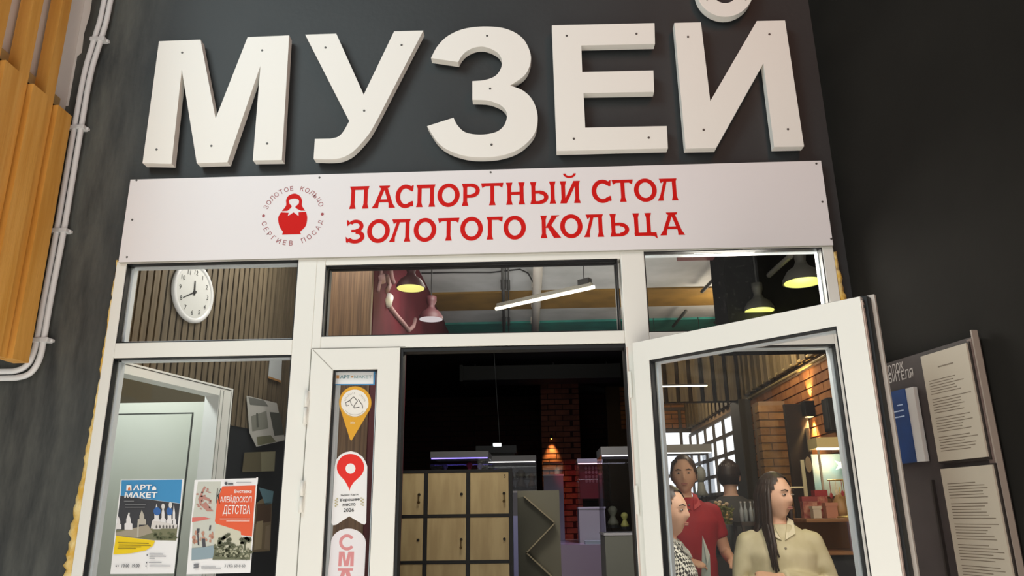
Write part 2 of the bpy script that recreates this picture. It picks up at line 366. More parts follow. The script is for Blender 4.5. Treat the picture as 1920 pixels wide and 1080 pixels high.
# door opening linings
b = MB(); b.box(dL-.0, XD+.012, .004, .06, dT, dT+.012).box(dR-.004, dR+.010, .002, .07, 0, dT+.01)
build('door_rebate', b, GASK, w1)
build('rebate_lip', MB().box(dR+.010, XD+.014, -.002, .05, 0, dT), mat('pinkish_pvc', 'd8c4ba', .4), w1)
b = MB()
for z_ in (1.97, 1.55): b.box(dR+.006, dR+.016, -.006, .02, z_-.05, z_+.05)
build('strike_plate', b, PVC, w1)
# ------------------------------------------------------------------ open leaf (door_1), hinged on the right jamb, swung out
hx = at(1186, 643, -.04); hx.z = 0
fz = at(1186, 643, -.04).z
fe = atz(1612, 556, fz); fe.z = 0
du = (fe-hx).normalized(); dv = V((-du.y, du.x, 0)); dW = (fe-hx).length
d1 = empty('door_1', tuple(hx), math.atan2(du.y, du.x), kind='structure')
def onleaf(px, py, d=0.):
    q = atp(px, py, hx+dv*d, dv)-hx; return q.dot(du), q.z
gl, gt = onleaf(1217, 677); gr, gt2 = onleaf(1568, 609); gtop = (gt+gt2)/2
def lb(x0, x1, y0, y1, z0, z1, b=None): return (b or MB()).obox(hx, du, dv, (0, 0, 1), x0, x1, y0, y1, z0, z1)
WARMPVC = PVC
b = lb(0, gl, 0, .058, .02, fz); lb(gr, dW, 0, .058, .02, fz, b); lb(gl, gr, 0, .058, gtop, fz, b); lb(gl, gr, 0, .058, .02, .14, b)
build('leaf_frame', b, WARMPVC, d1)
wg = .005; b = MB()
for a in ((gl, gl+wg, .003, .03, .14, gtop), (gr-wg, gr, .003, .03, .14, gtop), (gl, gr, .003, .03, gtop-wg, gtop)): lb(*a, b=b)
build('gasket', b, GASK, d1)
b = MB()
for a in ((gl+wg, gl+wg+.008, .036, .056, .14, gtop), (gr-wg-.008, gr-wg, .036, .056, .14, gtop), (gl+wg, gr-wg, .036, .056, gtop-wg-.006, gtop-wg)): lb(*a, b=b)
build('glazing_bead', b, MATS['bead_white'], d1)
build('pane', lb(gl+wg, gr-wg, .031, .035, .14, gtop-wg), GLASS, d1)
build('edge_gasket', lb(dW, dW+.012, .02, .055, .02, fz+.004, lb(.01, dW, .02, .055, fz, fz+.006)), GASK, d1)
build('outer_flange', lb(dW, dW+.022, .058, .070, .02, fz+.014, lb(0, dW, .058, .070, fz-.02, fz+.012)), mat('flange_white', 'cfc8c0', .4), d1)
build('lock_strip', lb(dW-.001, dW+.003, .006, .018, .02, fz-.01), mat('pinkish_pvc', 'd8c4ba', .4), d1)
b = MB()
for z_ in (fz-.012, fz-.03): lb(dW+.002, dW+.005, .008, .014, z_-.004, z_+.004, b)
build('edge_screw', b, SCREW, d1)

# ------------------------------------------------------------------ big dimensional letters
YF, YB = -.032, .006
def zpts(pts, ox, oy, s, y=YF): return [at(ox+a/s, oy+c/s, y) for a, c in pts]
def arcpts(cx, cy, rx, ry, a0, a1, n=14): return [(cx+rx*math.cos(R(a0+(a1-a0)*i/n)), cy+ry*math.sin(R(a0+(a1-a0)*i/n))) for i in range(n+1)]
def smooth_closed(pts, corners):
    """Catmull-Rom through pts; indices in corners stay sharp"""
    out = []; n = len(pts)
    for i in range(n):
        p1, p2 = V((*pts[i], 0)), V((*pts[(i+1) % n], 0))
        p0 = p1 if i in corners else V((*pts[i-1], 0)); p3 = p2 if (i+1) % n in corners else V((*pts[(i+2) % n], 0))
        if i in corners and (i+1) % n in corners: out.append((p1.x, p1.y)); continue
        for k_ in range(6):
            t = k_/6; q = .5*((2*p1)+(p2-p0)*t+(2*p0-5*p1+4*p2-p3)*t*t+(3*p1-p0-3*p2+p3)*t**3); out.append((q.x, q.y))
    return out
def letter(label, outline, ox, oy, s, screws, extra=None):
    pts = zpts(outline, ox, oy, s); c = sum(pts, V((0, 0, 0)))/len(pts); base = (c.x, 0, min(p.z for p in pts))
    r = empty('sign_letter', base, label=label, cat='letter', group='large raised letters above the sign board') if 0 else empty('sign_letter', base, label=label, cat='letter')
    r['group'] = 'large raised letters above the sign board'
    b = MB().prism(pts, (0, YB-YF, 0)); build('letter_body', b, LETTER, r)
    if extra: build('breve', MB().prism(zpts(extra, ox, oy, s), (0, YB-YF, 0)), LETTER, r)
    for a, c_ in screws:
        p = at(ox+a/s, oy+c_/s, YF); build('screw', MB().lathe((p.x, YF+.001, p.z), [(0, 0), (.0055, 0), (.0045, .0028), (0, .003)], 12, (0, -1, 0)), SCREW, r)
        build('standoff', MB().lathe((p.x, YB, p.z), [(.006, 0), (.006, .02)], 8, (0, 1, 0)), SCREW, r)
    return r
letter('large white raised letter M, leftmost on the charcoal wall', [(60, 963), (168, 165), (440, 155), (538, 672), (748, 138), (1020, 127), (972, 942), (782, 945), (832, 325), (616, 957), (415, 963), (317, 350), (250, 967)], 250, 30, 3.491, [(320, 240), (843, 225), (152, 874), (511, 850), (876, 835)])
yp = [(1125, 122), (1328, 115), (1508, 515), (1707, 100), (1898, 95), (1600, 672), (1540, 775), (1455, 872), (1395, 915), (1320, 936), (1180, 935), (1188, 805), (1290, 803), (1340, 790), (1375, 755), (1413, 688)]
letter('large white raised letter shaped like a Y with a hooked tail, second from left', smooth_closed(yp, {0, 1, 2, 3, 4, 5, 10, 11, 12, 15}), 250, 30, 3.491, [(1258, 207), (1756, 190), (1511, 620)])
zp = [(108, 304), (150, 225), (215, 155), (300, 108), (390, 84), (500, 76), (620, 85), (720, 122), (790, 185), (830, 285), (818, 372), (775, 438), (680, 502), (775, 540), (845, 612), (879, 720), (865, 830), (815, 905), (730, 970), (610, 1010), (470, 1021), (350, 1010), (230, 968), (150, 905), (80, 796), (271, 735), (300, 790), (360, 842), (470, 857), (580, 838), (640, 785), (658, 710), (630, 660), (580, 630), (510, 610), (407, 606), (407, 471), (500, 462), (575, 432), (615, 375), (618, 310), (580, 258), (500, 224), (430, 226), (370, 252), (330, 290), (305, 333)]
letter('large white raised letter shaped like a rounded 3, in the middle', smooth_closed(zp, {0, 12, 24, 25, 35, 36, 46}), 780, 30, 3.856, [(514, 143), (536, 525), (546, 930)])
letter('large white raised letter E with three bars, fourth from left', [(115, 157), (752, 143), (755, 272), (298, 282), (303, 447), (745, 437), (750, 570), (312, 578), (322, 792), (828, 782), (835, 920), (145, 937)], 1000, 0, 3.310, [(207, 222), (640, 210), (251, 861), (716, 855)])
br = arcpts(1190, -78, 182, 182, 0, 180, 24)+arcpts(1190, -85, 92, 104, 180, 0, 24)
letter('large white raised letter like a reversed N under a curved breve, rightmost', [(875, 142), (1040, 138), (1098, 628), (1387, 130), (1562, 127), (1680, 908), (1495, 912), (1428, 392), (1135, 918), (945, 922)], 1000, 0, 3.310, [(960, 229), (1465, 213), (1057, 806), (1580, 802), (1078, -4), (1318, -4)], extra=br)

# ------------------------------------------------------------------ sign board with red lettering and emblem
SY = -.014
q = [at(245, 335, SY), at(1537, 303, SY), at(1565, 460, SY), at(222, 491, SY)]
sx0, sx1 = (q[0].x+q[3].x)/2, (q[1].x+q[2].x)/2; sz1, sz0 = (q[0].z+q[1].z)/2, (q[2].z+q[3].z)/2
sb = empty('sign_board', ((sx0+sx1)/2, 0, sz0), label='long white sign board with red lettering and round doll emblem above the entrance', cat='sign')
build('board', MB().box(sx0, sx1, SY, .016, sz0, sz1), SIGN, sb)
build('board_edge', MB().box(sx0, sx1, SY+.001, .0, sz0-.0015, sz0), SEAM, sb)
for px, py in ((256, 338), (599, 333), (248, 412), (920, 323), (1530.6, 306.7), (1542, 378.5), (1558.6, 447.8), (238, 482)):
    p = at(px, py, SY); build('screw', MB().lathe((p.x, SY+.0005, p.z), [(0, 0), (.0048, 0), (.004, .002), (0, .0024)], 10, (0, -1, 0)), SCREW, sb)
# flared serif capitals, unit height; every function returns polygons (x from 0 to w, y from 0 to 1)
TS = .165
def stem(xc, y0=0., y1=1., t=TS, fl=.055, ft=True, fb=True, lean=0.):
    h = t/2; L_ = []; Rr = []
    ys = [(y0, fl if fb else 0), (y0+.05, fl*.75 if fb else 0), (y0+.2, 0), (y1-.2, 0), (y1-.05, fl*.75 if ft else 0), (y1, fl if ft else 0)]
    for y, e in ys: x = xc+lean*(y-y0); L_.append((x-h-e, y)); Rr.append((x+h+e, y))
    return L_+Rr[::-1]
def bar(x0, x1, y0, y1, sl=0., sr=0.): return [(x0, y0), (x1, y0), (x1+sr, y1), (x0-sl, y1)]
def ring(cx, cy, rx, ry, t, a0, a1, n=28, ty=None):
    ty = ty or t*.92; o = []
    for i in range(n+1):
        a = R(a0+(a1-a0)*i/n); o.append((cx+rx*math.cos(a), cy+ry*math.sin(a)))
    for i in range(n, -1, -1):
        a = R(a0+(a1-a0)*i/n); o.append((cx+(rx-t)*math.cos(a), cy+(ry-ty)*math.sin(a)))
    return o
def glyph(ch, w):
    T = TS
    if ch == 'П': return [stem(.19, ft=False), stem(w-.19, ft=False), bar(.10, w-.10, .84, 1, .05, .05)]
    if ch == 'А': return [stem(.17, 0, 1, ft=False, lean=w*.36-.02), stem(w-.17, 0, 1, ft=False, lean=-(w*.36-.06)), bar(w*.34, w*.70, .90, 1, .04, .04), bar(w*.24, w*.78, .26, .38)]
    if ch == 'О': return [ring(w/2, .5, w/2, .53, T+.03, 0, 360, 40)]
    if ch == 'С': return [ring(w*.56, .5, w*.56, .53, T+.03, 48, 312, 34), [(w-.10, .72), (w-.02, .72), (w, 1.0), (w-.06, .98), (w-.22, .82)], [(w-.02, .28), (w+.0, .06), (w-.08, .04), (w-.22, .16), (w-.1, .27)]]
    if ch == 'Р': return [stem(.19), bar(.1, w*.55, .86, 1, .05), bar(.19, w*.55, .36, .50), ring(w*.55, .68, w*.45, .32, T+.01, -90, 90, 18)]
    if ch == 'Т': return [stem(w/2, ft=False), bar(.03, w-.03, .86, 1, .03, .03), [(0.0, 1), (.17, .86), (.05, .78)], [(w, 1), (w-.17, .86), (w-.05, .78)]]
    if ch == 'Н': return [stem(.18), stem(w-.18), bar(.18, w-.18, .44, .57)]
    if ch == 'Ь': return [stem(.18), bar(.18, w*.55, .0, .13), bar(.18, w*.55, .47, .60), ring(w*.55, .30, w*.45, .30, T+.01, -90, 90, 18)]
    if ch == 'I': return [stem(w/2)]
    if ch == 'И': return [stem(.17), stem(w-.17), [(.14, .0), (.30, .0), (w-.14, 1), (w-.30, 1)]]
    if ch == 'Л': return [stem(w-.18, ft=False), bar(w*.18, w-.1, .86, 1, .05, .05), stem(.13, 0, .95, t=T-.03, ft=False, lean=w*.30), [(w*.13, 1), (w*.3, .86), (w*.2, .79)]]
    if ch == 'З':
        return [ring(w*.50, .74, w*.42, .29, T, -88, 150, 26), ring(w*.50, .27, w*.50, .30, T+.02, -158, 88, 28), bar(w*.28, w*.55, .47, .58), [(w*.02, 1.02), (w*.10, 1.0), (w*.22, .86), (w*.05, .74)], [(0, .28), (w*.03, .03), (w*.12, .0), (w*.2, .12)]]
    if ch == 'Г': return [stem(.19, ft=False), bar(.1, w-.04, .86, 1, .05, .03), [(w, 1), (w-.18, .86), (w-.03, .77)]]
    if ch == 'К': return [stem(.18), [(.24, .45), (.42, .45), (w-.12, 1), (w-.36, 1)], [(.30, .55), (.50, .55), (w+.0, 0), (w-.30, 0)], [(w-.4, 1), (w-.05, 1), (w-.1, .95), (w-.4, .95)]]
    if ch == 'Ц': return [stem(.17, fb=False), stem(w-.34, fb=False), bar(.09, w-.12, 0, .14, .02), [(w-.3, .14), (w-.04, .14), (w, -.14), (w-.14, -.02), (w-.3, 0)]]
    return []
def setline(spec, base0, base1, top0, top1, s, ox, oy, brv=None):
    """spec: (char, x0, x1) in zoomed pixels; base/top lines by end points"""
    for ch, a, c in spec:
        b = MB()
        def onb(x): t = (x-base0[0])/(base1[0]-base0[0]); return base0[1]+(base1[1]-base0[1])*t
        def ont(x): t = (x-top0[0])/(top1[0]-top0[0]); return top0[1]+(top1[1]-top0[1])*t
        pl, pr_ = at(ox+a/s, oy+onb(a)/s, SY-.0008), at(ox+c/s, oy+onb(c)/s, SY-.0008); h = at(ox+a/s, oy+ont(a)/s, SY).z-pl.z
        w_ = (pr_.x-pl.x)/h
        for gi, g in enumerate(glyph(ch, w_)): b.poly([(pl.x+x*h, SY-.0008-.0002*gi, pl.z+(pr_.z-pl.z)*x/w_+y*h) for x, y in g])
        if brv and ch == 'И':
            for g in [ring(w_/2, 1.36, w_*.30, .22, .10, 185, 355, 14)]: b.poly([(pl.x+x*h, SY-.0008, pl.z+y*h) for x, y in g])
        build('glyph', b, RED, sb)
L1 = [('П', 35, 155), ('А', 160, 298), ('С', 293, 392), ('П', 400, 518), ('О', 523, 645), ('Р', 650, 755), ('Т', 762, 885), ('Н', 893, 1008), ('Ь', 1025, 1130), ('I', 1136, 1172), ('И', 1190, 1310), ('С', 1368, 1475), ('Т', 1480, 1597), ('О', 1600, 1725), ('Л', 1725, 1845)]
L2 = [('З', 22, 125), ('О', 138, 262), ('Л', 258, 382), ('О', 393, 517), ('Т', 525, 643), ('О', 648, 772), ('Г', 785, 882), ('О', 885, 1008), ('К', 1082, 1200), ('О', 1195, 1318), ('Л', 1323, 1440), ('Ь', 1462, 1572), ('Ц', 1590, 1725), ('А', 1735, 1880)]
setline(L1, (35, 238), (1842, 191), (35, 117), (1842, 71), 2.909, 640, 310, True)
setline(L2, (22, 424), (1880, 379), (22, 302), (1880, 255), 2.909, 640, 310)
def zs(pts, y, s=6.4, ox=460, oy=320): return [at(ox+a/s, oy+c/s, y) for a, c in pts]
em = MB().poly(zs(smooth_closed([(440, 768), (452, 735), (410, 670), (393, 590), (400, 545), (428, 500), (520, 505), (508, 545), (580, 500), (640, 545), (638, 500), (728, 492), (742, 570), (722, 665), (655, 735), (668, 762)], {0, 1, 5, 6, 7, 8, 9, 10, 11, 14, 15}), SY-.0008))
em.poly(zs(smooth_closed([(437, 485), (488, 420), (490, 350), (520, 300), (592, 275), (655, 305), (680, 360), (680, 420), (718, 478), (668, 480), (600, 440), (640, 395), (638, 350), (588, 335), (530, 350), (530, 395), (556, 430), (505, 482)], {0, 8, 9, 17}), SY-.0008))
emo = build('emblem', em, RED, sb)
ce = at(460+572/6.4, 320+535/6.4, SY-.0008); Rt = (at(460+930/6.4, 320+520/6.4, SY)-ce).length
ringb = MB()
def ringtext(body, a0, a1, r, h, inward):
    n = len(body)
    for i, ch in enumerate(body):
        if ch == ' ': continue
        a = R(a0+(a1-a0)*i/(n-1)); c = ce+V((math.cos(a), 0, math.sin(a)))*r
        up = V((math.cos(a), 0, math.sin(a)))*(1 if inward else -1); rt = V((up.z, 0, -up.x))
        t_ = text(ch, c-up*h/2, rt, up, height=h, align='C'); t_.v = [V((p.x, SY-.0008, p.z)) for p in t_.v]; build('emblem_glyph', t_, DRED, sb)
ringtext('ЗОЛОТОЕ КОЛЬЦО', 161, 22, Rt*.985, .0205, True)
ringtext('СЕРГИЕВ ПОСАД', 196, 344, Rt*.985, .0205, False)
for px, py in ((218, 541), (924, 521)):
    p = at(460+px/6.4, 320+py/6.4, SY-.0008); build('emblem_dot', MB().poly([(p.x+.0065*math.cos(R(i*30)), p.y, p.z+.0065*math.sin(R(i*30))) for i in range(12)]), DRED, sb)

# ------------------------------------------------------------------ conduits
def conduit(px, label):
    pts = [V((x, -.002, z)) for x, z in px]
    out = []
    for i in range(len(pts)-1):
        for k_ in range(4):
            t = k_/4; p0 = pts[max(i-1, 0)]; p1 = pts[i]; p2 = pts[i+1]; p3 = pts[min(i+2, len(pts)-1)]
            out.append(.5*((2*p1)+(p2-p0)*t+(2*p0-5*p1+4*p2-p3)*t*t+(3*p1-p0-3*p2+p3)*t**3))
    out.append(pts[-1]); r = empty('cable_conduit', (pts[0].x, 0, 2.0), label=label, cat='conduit'); r['group'] = 'white conduits on the charcoal wall'
    build('pipe', MB().tube(out, .0115, 12), CONDUIT, r, smooth=True); return r
c1 = conduit([(-1.905, 4.6), (-1.909, 3.78), (-1.922, 3.58), (-1.943, 3.40), (-1.945, 3.13), (-1.944, 2.65), (-1.950, 2.36), (-1.950, 2.20), (-1.953, 2.12), (-1.975, 2.065), (-2.02, 2.043), (-2.12, 2.040), (-2.6, 2.04)], 'white cable conduit nearer the letters, bending left around the outside')
c2 = conduit([(-1.932, 4.6), (-1.938, 3.78), (-1.953, 3.58), (-1.972, 3.40), (-1.975, 3.13), (-1.974, 2.65), (-1.977, 2.36), (-1.977, 2.20), (-1.983, 2.13), (-2.00, 2.09), (-2.04, 2.069), (-2.12, 2.066), (-2.6, 2.066)], 'white cable conduit nearer the wooden slats, bending left on the inside')
for px, py in ((188, 75), (155, 240), (118, 433), (82, 638)):
    p = at(px, py, 0); 
    for r_, xx in ((c1, p.x+.022), (c2, p.x-.02)):
        z = p.z; x = -1.944 if r_ is c1 else -1.975
        if z > 3.45: x += .025
        build('clip', MB().obox((x, 0, z), (1, 0, 0), (0, 1, 0), (0, 0, 1), -.018, .018, -.016, .02, -.009, .009).box(x-(.026 if r_ is c2 else -.012), x+(.026 if r_ is c1 else -.012), .004, .02, z-.006, z+.006), mat('clip_white', 'e2e4e6', .5), r_, bevel=.002)

# ------------------------------------------------------------------ pine slat screen on the white bulkhead
XW = -2.045
scr = empty('slat_screen', (XW, -.6, 2.08), label='screen of upright pine slats on a white bulkhead at upper left', cat='screen')
build('bulkhead', MB().box(XW-.25, XW, -.78, .018, 2.12, 5), WHITEWALL, scr)
build('paint_edge', MB().add([(XW, .0185, 3.25), (XW+.012, .0185, 3.25), (XW+.012, .0185, 3.5), (XW+.03, .0185, 3.52), (XW+.025, .0185, 3.62), (XW+.036, .0185, 3.72), (XW+.03, .0185, 3.95), (XW+.04, .0185, 5), (XW, .0185, 5)], [list(range(9))]), WHITEWALL, scr)
tall = meshof(MB().box(-.026, .026, -.027, .027, 0, 2.8), PINE); short = meshof(MB().box(-.03, .03, -.046, .046, 0, 1.065), PINE)
for i in range(5):
    yr = -.062-i*.1605
    o = piece('slat', short, scr, (XW+.068-XW-0.0, yr-.040+.6, .005)); o.location = (.062, yr-.046+.6, .006)
    o = piece('slat', tall, scr); o.location = (.046, yr-.046-.080+.6, .006)
for z in (3.20,):
    build('batten', MB().box(XW, XW+.020, -.78, -.05, z, z+.045), mat('pale_batten', 'b79d68', .7), scr); build('batten_shadow', MB().box(XW, XW+.016, -.78, -.05, z-.07, z), BLACK, scr)  # black strip stands for the shadow under the batten
build('batten', MB().box(XW, XW+.02, -.78, -.05, 2.3, 2.345), MATS['pale_batten'], scr)

# ------------------------------------------------------------------ wall clock on the slat wall
cc = onl(356, 549); cc = cc+ln*.014
ck = empty('wall_clock', tuple(cc-V((0, 0, .147))), label='round white wall clock hanging on the brown slat wall behind glass', cat='clock')
cl_n = ln
build('rim', MB().lathe(cc, [(.0, -.004), (.142, -.004), (.146, .0), (.146, .008), (.138, .014), (.124, .012), (.122, .008), (0, .008)], 40, cl_n), mat('clock_white', 'e2e6ea', .35), ck, smooth=True)
build('dial', MB().lathe(cc, [(0, .0085), (.122, .0085), (.122, .0095), (0, .0095)], 40, cl_n), mat('dial_white', 'd8dcdc', .5), ck)
ux = V((.225, .974, 0)); uz = V((0, 0, 1)); INK = mat('ink', '2a2c2e', .6)
def clk(r, a): return cc+cl_n*.0105+(ux*math.sin(R(a))+uz*math.cos(R(a)))*r
nb = MB()
for h in range(1, 13):
    t_ = text(str(h), clk(.098, h*30)-uz*.011, ux, uz, height=.022, align='C'); nb.add(t_.v, t_.f)
build('numeral', nb, INK, ck)
def hand(a, L_, w_):
    d = (ux*math.sin(R(a))+uz*math.cos(R(a))); s_ = (ux*math.cos(R(a))-uz*math.sin(R(a)))
    return MB().prism([cc+cl_n*.011+d*-.015+s_*w_, cc+cl_n*.011+d*L_+s_*w_*.5, cc+cl_n*.011+d*L_-s_*w_*.5, cc+cl_n*.011+d*-.015-s_*w_], cl_n*.002)
build('minute_hand', hand(238, .085, .004), INK, ck); build('hour_hand', hand(356, .055, .005), INK, ck)
build('hub', MB().lathe(cc, [(0, .010), (.008, .010), (.008, .016), (0, .016)], 12, cl_n), INK, ck)

# ------------------------------------------------------------------ flat prints: sheets whose prints are laid out on their own plane
PC = {}
def ink(h, rough=.55):
    if h not in PC: PC[h] = mat('print_'+h, h, rough)
    return PC[h]
class Sheet:
    """sheet on the plane y=Y; prints given in zoomed pixel coordinates of that plane"""
    def __init__(s, name, Y, ox, oy, sc, outline, m, **k):
        s.Y, s.ox, s.oy, s.sc = Y, ox, oy, sc; s.n = 0
        pts = s.P(outline); c = sum(pts, V((0, 0, 0)))/len(pts)
        s.r = empty(name, (c.x, Y, min(p.z for p in pts)), **k)
        build('sheet', MB().prism(pts, (0, .0015, 0)), m, s.r)
    def P(s, pts, y=None): return [at(s.ox+a/s.sc, s.oy+c/s.sc, s.Y if y is None else y) for a, c in pts]
    def flat(s, name, pts, col):
        s.n += 1; y = s.Y-.00025*s.n
        return build(name, MB().poly(s.P(pts, y)), ink(col) if isinstance(col, str) else col, s.r)
    def flats(s, name, polys, col):
        s.n += 1; y = s.Y-.00025*s.n; b = MB()
        if len(polys) <= 8:
            for p in polys: o = build(name, MB().poly(s.P(p, y)), ink(col), s.r)
            return o
        for p in polys: b.poly(s.P(p, y))
        return build(name, b, ink(col), s.r, kind='stuff')
    def text(s, name, body, x0, y0, x1, h, col, bold=0., slope=0., y1=None):
        s.n += 1; y = s.Y-.00025*s.n; a = s.P([(x0, y0)], y)[0]; c = s.P([(x1, y0 if y1 is None else y1)], y)[0]; t = s.P([(x0, y0-h)], y)[0]
        X = (c-a); wd_ = X.length; X.normalize()
        return build(name, text(body, a, X, V((0, 0, 1)), width=wd_, height=(t-a).length, bold=bold), ink(col), s.r)
def blob(cx, cy, rx, ry, n=10, j=.0, a0=0): return [(cx+rx*(1+j*(random.random()-.5))*math.cos(R(a0+360*i/n)), cy+ry*(1+j*(random.random()-.5))*math.sin(R(a0+360*i/n))) for i in range(n)]
GY = .029
# poster one: model city
p1 = Sheet('poster', GY, 190, 880, 5.4, [(198, 106), (836, 98), (735, 1055), (90, 1060)], WHITE, label='blue, dark and yellow poster of white domed model churches, on the left pane', cat='poster')
p1.flat('sky_print', [(205, 110), (818, 104), (800, 345), (195, 265)], '3f8fc4')
p1.flat('photo_print', [(192, 266), (796, 348), (757, 722), (560, 718), (145, 668)], '3a3b40')
p1.flat('lawn_print', [(150, 612), (770, 590), (757, 722), (560, 718), (145, 668)], '77785c')
p1.flat('path_print', [(150, 640), (470, 560), (520, 640), (370, 690), (146, 668)], 'a39a88')
ch = []
for cx, by, w_, h in ((175, 605, 34, 130), (275, 610, 50, 170), (410, 560, 52, 150), (560, 605, 50, 260), (625, 580, 34, 220), (690, 600, 42, 240), (735, 600, 26, 250)):
    ch.append([(cx-w_*.8, by), (cx-w_*.8, by-h*.35), (cx-w_*.45, by-h*.4), (cx-w_*.45, by-h*.62), (cx, by-h), (cx+w_*.45, by-h*.62), (cx+w_*.45, by-h*.4), (cx+w_*.8, by-h*.35), (cx+w_*.8, by)])
p1.flats('church_print', ch[:1]+ch[1:2]+ch[3:], 'e4e2e2'); p1.flats('church_print', [ch[2], [(360, 690), (366, 540), (382, 540), (376, 690)]], 'b9b3a6')
p1.flats('arcade_print', [[(500, 600), (515, 520), (770, 560), (760, 600)]], 'd7d3cf')
p1.flats('arch_print', [[(x, 598), (x, 572), (x+9, 562), (x+18, 572), (x+18, 598)] for x in range(550, 750, 34)], '5c5a58')
p1.flats('dome_print', [blob(565, 425, 38, 42, 12), blob(690, 425, 32, 42, 12)], '3565a8')
p1.flats('spire_print', [blob(625, 375, 18, 30, 10), blob(700, 362, 18, 34, 10), [(283, 470), (270, 440), (290, 440)]], 'd9d6d2')
p1.flats('shrub_print', [blob(random.uniform(520, 750), random.uniform(640, 705), random.uniform(10, 22), random.uniform(8, 16), 8, .5) for _ in range(22)], '5d6346')
p1.flat('yellow_print', [(148, 672), (545, 722), (520, 775), (450, 820), (300, 850), (120, 862)], 'f0cf12')
p1.text('title', 'АРТ', 318, 212, 505, 56, 'f4f4f4', .03); p1.text('title', 'МАКЕТ', 233, 288, 562, 58, 'f4f4f4', .03)
p1.flats('title_mark', [[(252, 216), (256, 160), (304, 160), (306, 216)], [(514, 212), (514, 188), (535, 168), (556, 188), (556, 210)]], 'f4f4f4'); p1.flat('title_mark', [(268, 214), (272, 188), (285, 172), (292, 190), (294, 214)], 'dd7a45')
fine = lambda x0, x1, y, sl=0: [(x0, y), (x1, y+sl), (x1, y+sl+7), (x0, y+7)]
p1.flats('fine_print', [fine(168, 480, 738, 10), fine(175, 500, 762, 6), fine(170, 400, 782), fine(165, 350, 798)], '8a7a20')
p1.flats('fine_print', [fine(230, 330, 318), fine(240, 450, 350), fine(240, 440, 380)], '85878a')
p1.flats('fine_print', [fine(485, 625, 855), fine(485, 655, 877), fine(485, 540, 898), fine(480, 610, 940), fine(485, 700, 975)], '8d8f96')
p1.text('hours', '10:00  19:00', 205, 992, 385, 30, '4a4c55', .015)
p1.flats('bullet', [blob(150, 980, 8, 8), blob(172, 978, 6, 6), blob(464, 868, 7, 7), blob(458, 945, 7, 7), blob(452, 980, 7, 7)], '5d5f66')
# poster two: exhibition
p2 = Sheet('poster', GY, 190, 880, 5.4, [(945, 108), (1582, 88), (1508, 1048), (862, 1062)], WHITE, label='red and white poster with child drawings, beside the blue poster on the left pane', cat='poster')
p2.flat('drawing_print', [(978, 125), (1215, 122), (1160, 480), (1150, 880), (912, 925), (925, 480)], 'c9ccc2')
p2.flat('drawing_print', [(1160, 520), (1410, 630), (1420, 680), (1520, 700), (1508, 915), (1125, 915)], 'cfcdb9')
p2.flat('orange_print', [(1225, 172), (1562, 162), (1525, 680), (1415, 665), (1410, 628), (1160, 548), (1150, 525), (1170, 330)], 'e4603a')
p2.flat('red_stripe_print', [(920, 488), (1040, 482), (1110, 500), (918, 535)], 'd9756c')
p2.flats('figure_print', [[(980, 300), (1040, 170), (1060, 180), (1020, 260), (1100, 300), (1110, 330), (1030, 300), (1000, 380)], [(1000, 360), (1060, 330), (1110, 400), (1140, 425), (1070, 425)]]+[blob(random.uniform(970, 1110), random.uniform(200, 420), 14, 8, 6, .8) for _ in range(14)], 'b9857a')
p2.flats('figure_print', [blob(random.uniform(935, 1130), random.uniform(640, 740), random.uniform(10, 20), random.uniform(16, 30), 7, .8) for _ in range(16)], 'c08d78')
p2.flats('figure_print', [[(1015, 700), (1050, 700), (1062, 840), (1030, 850)], [(965, 600), (995, 600), (990, 640), (968, 645)], [(1095, 570), (1112, 565), (1105, 620), (1088, 620)], [(970, 640), (980, 640), (990, 770), (975, 765)]], '4b4a50')
p2.flat('water_print', [(915, 800), (1030, 790), (1150, 770), (1130, 900), (912, 920)], '8fa3ad')
p2.flats('tree_print', [blob(random.uniform(1150, 1500), random.uniform(760, 895), random.uniform(14, 36), random.uniform(14, 30), 8, .5) for _ in range(40)]+[[(1125, 915), (1150, 790), (1508, 860), (1505, 915)]], '6c7058')
p2.flats('tree_print', [blob(random.uniform(1180, 1300), random.uniform(660, 760), 22, 18, 8, .6) for _ in range(14)]+[blob(random.uniform(1400, 1510), random.uniform(690, 760), 20, 16, 8, .6) for _ in range(12)]+[[(1440, 900), (1446, 720), (1458, 720), (1462, 900)]], '565a45')
p2.flats('foliage_print', [blob(random.uniform(1170, 1490), random.uniform(790, 890), 12, 12, 8, .4) for _ in range(34)], 'a5a58c')
p2.text('heading', 'Выставка', 1345, 240, 1520, 34, 'f6f2ee', .02); p2.text('title', 'АЛЕЙДОСКОП', 1200, 345, 1518, 86, 'f6f2ee', .01); p2.text('title', 'ДЕТСТВА', 1228, 470, 1505, 110, 'f6f2ee', .01)
p2.text('initial', 'К', 1158, 345, 1200, 150, '1c1c1e', -.005)
p2.flats('fine_print', [fine(1200, 1505, 498), fine(1265, 1502, 520)], 'f3d9cd')
p2.flats('fine_print', [fine(1010, 1160, 985), fine(1012, 1210, 1000), fine(1365, 1520, 130)], 'a9a9ad')
p2.flats('logo_print', [blob(1262, 142, 16, 16), fine(1282, 1336, 140), fine(1282, 1336, 148)], '4d5056')
p2.text('phone', '3 (45) 60-0-60', 1245, 1000, 1455, 36, '5a5c62', .005)
p2.flats('code_print', [[(935, 960), (985, 955), (985, 975), (935, 978)], [(935, 985), (985, 982), (982, 1000), (932, 1003)]], '77797e')
build('tape_edge', MB().poly(p2.P([(1570, 80), (1588, 82), (1582, 150), (1566, 150)], GY-.012)), WHITE, p2.r)
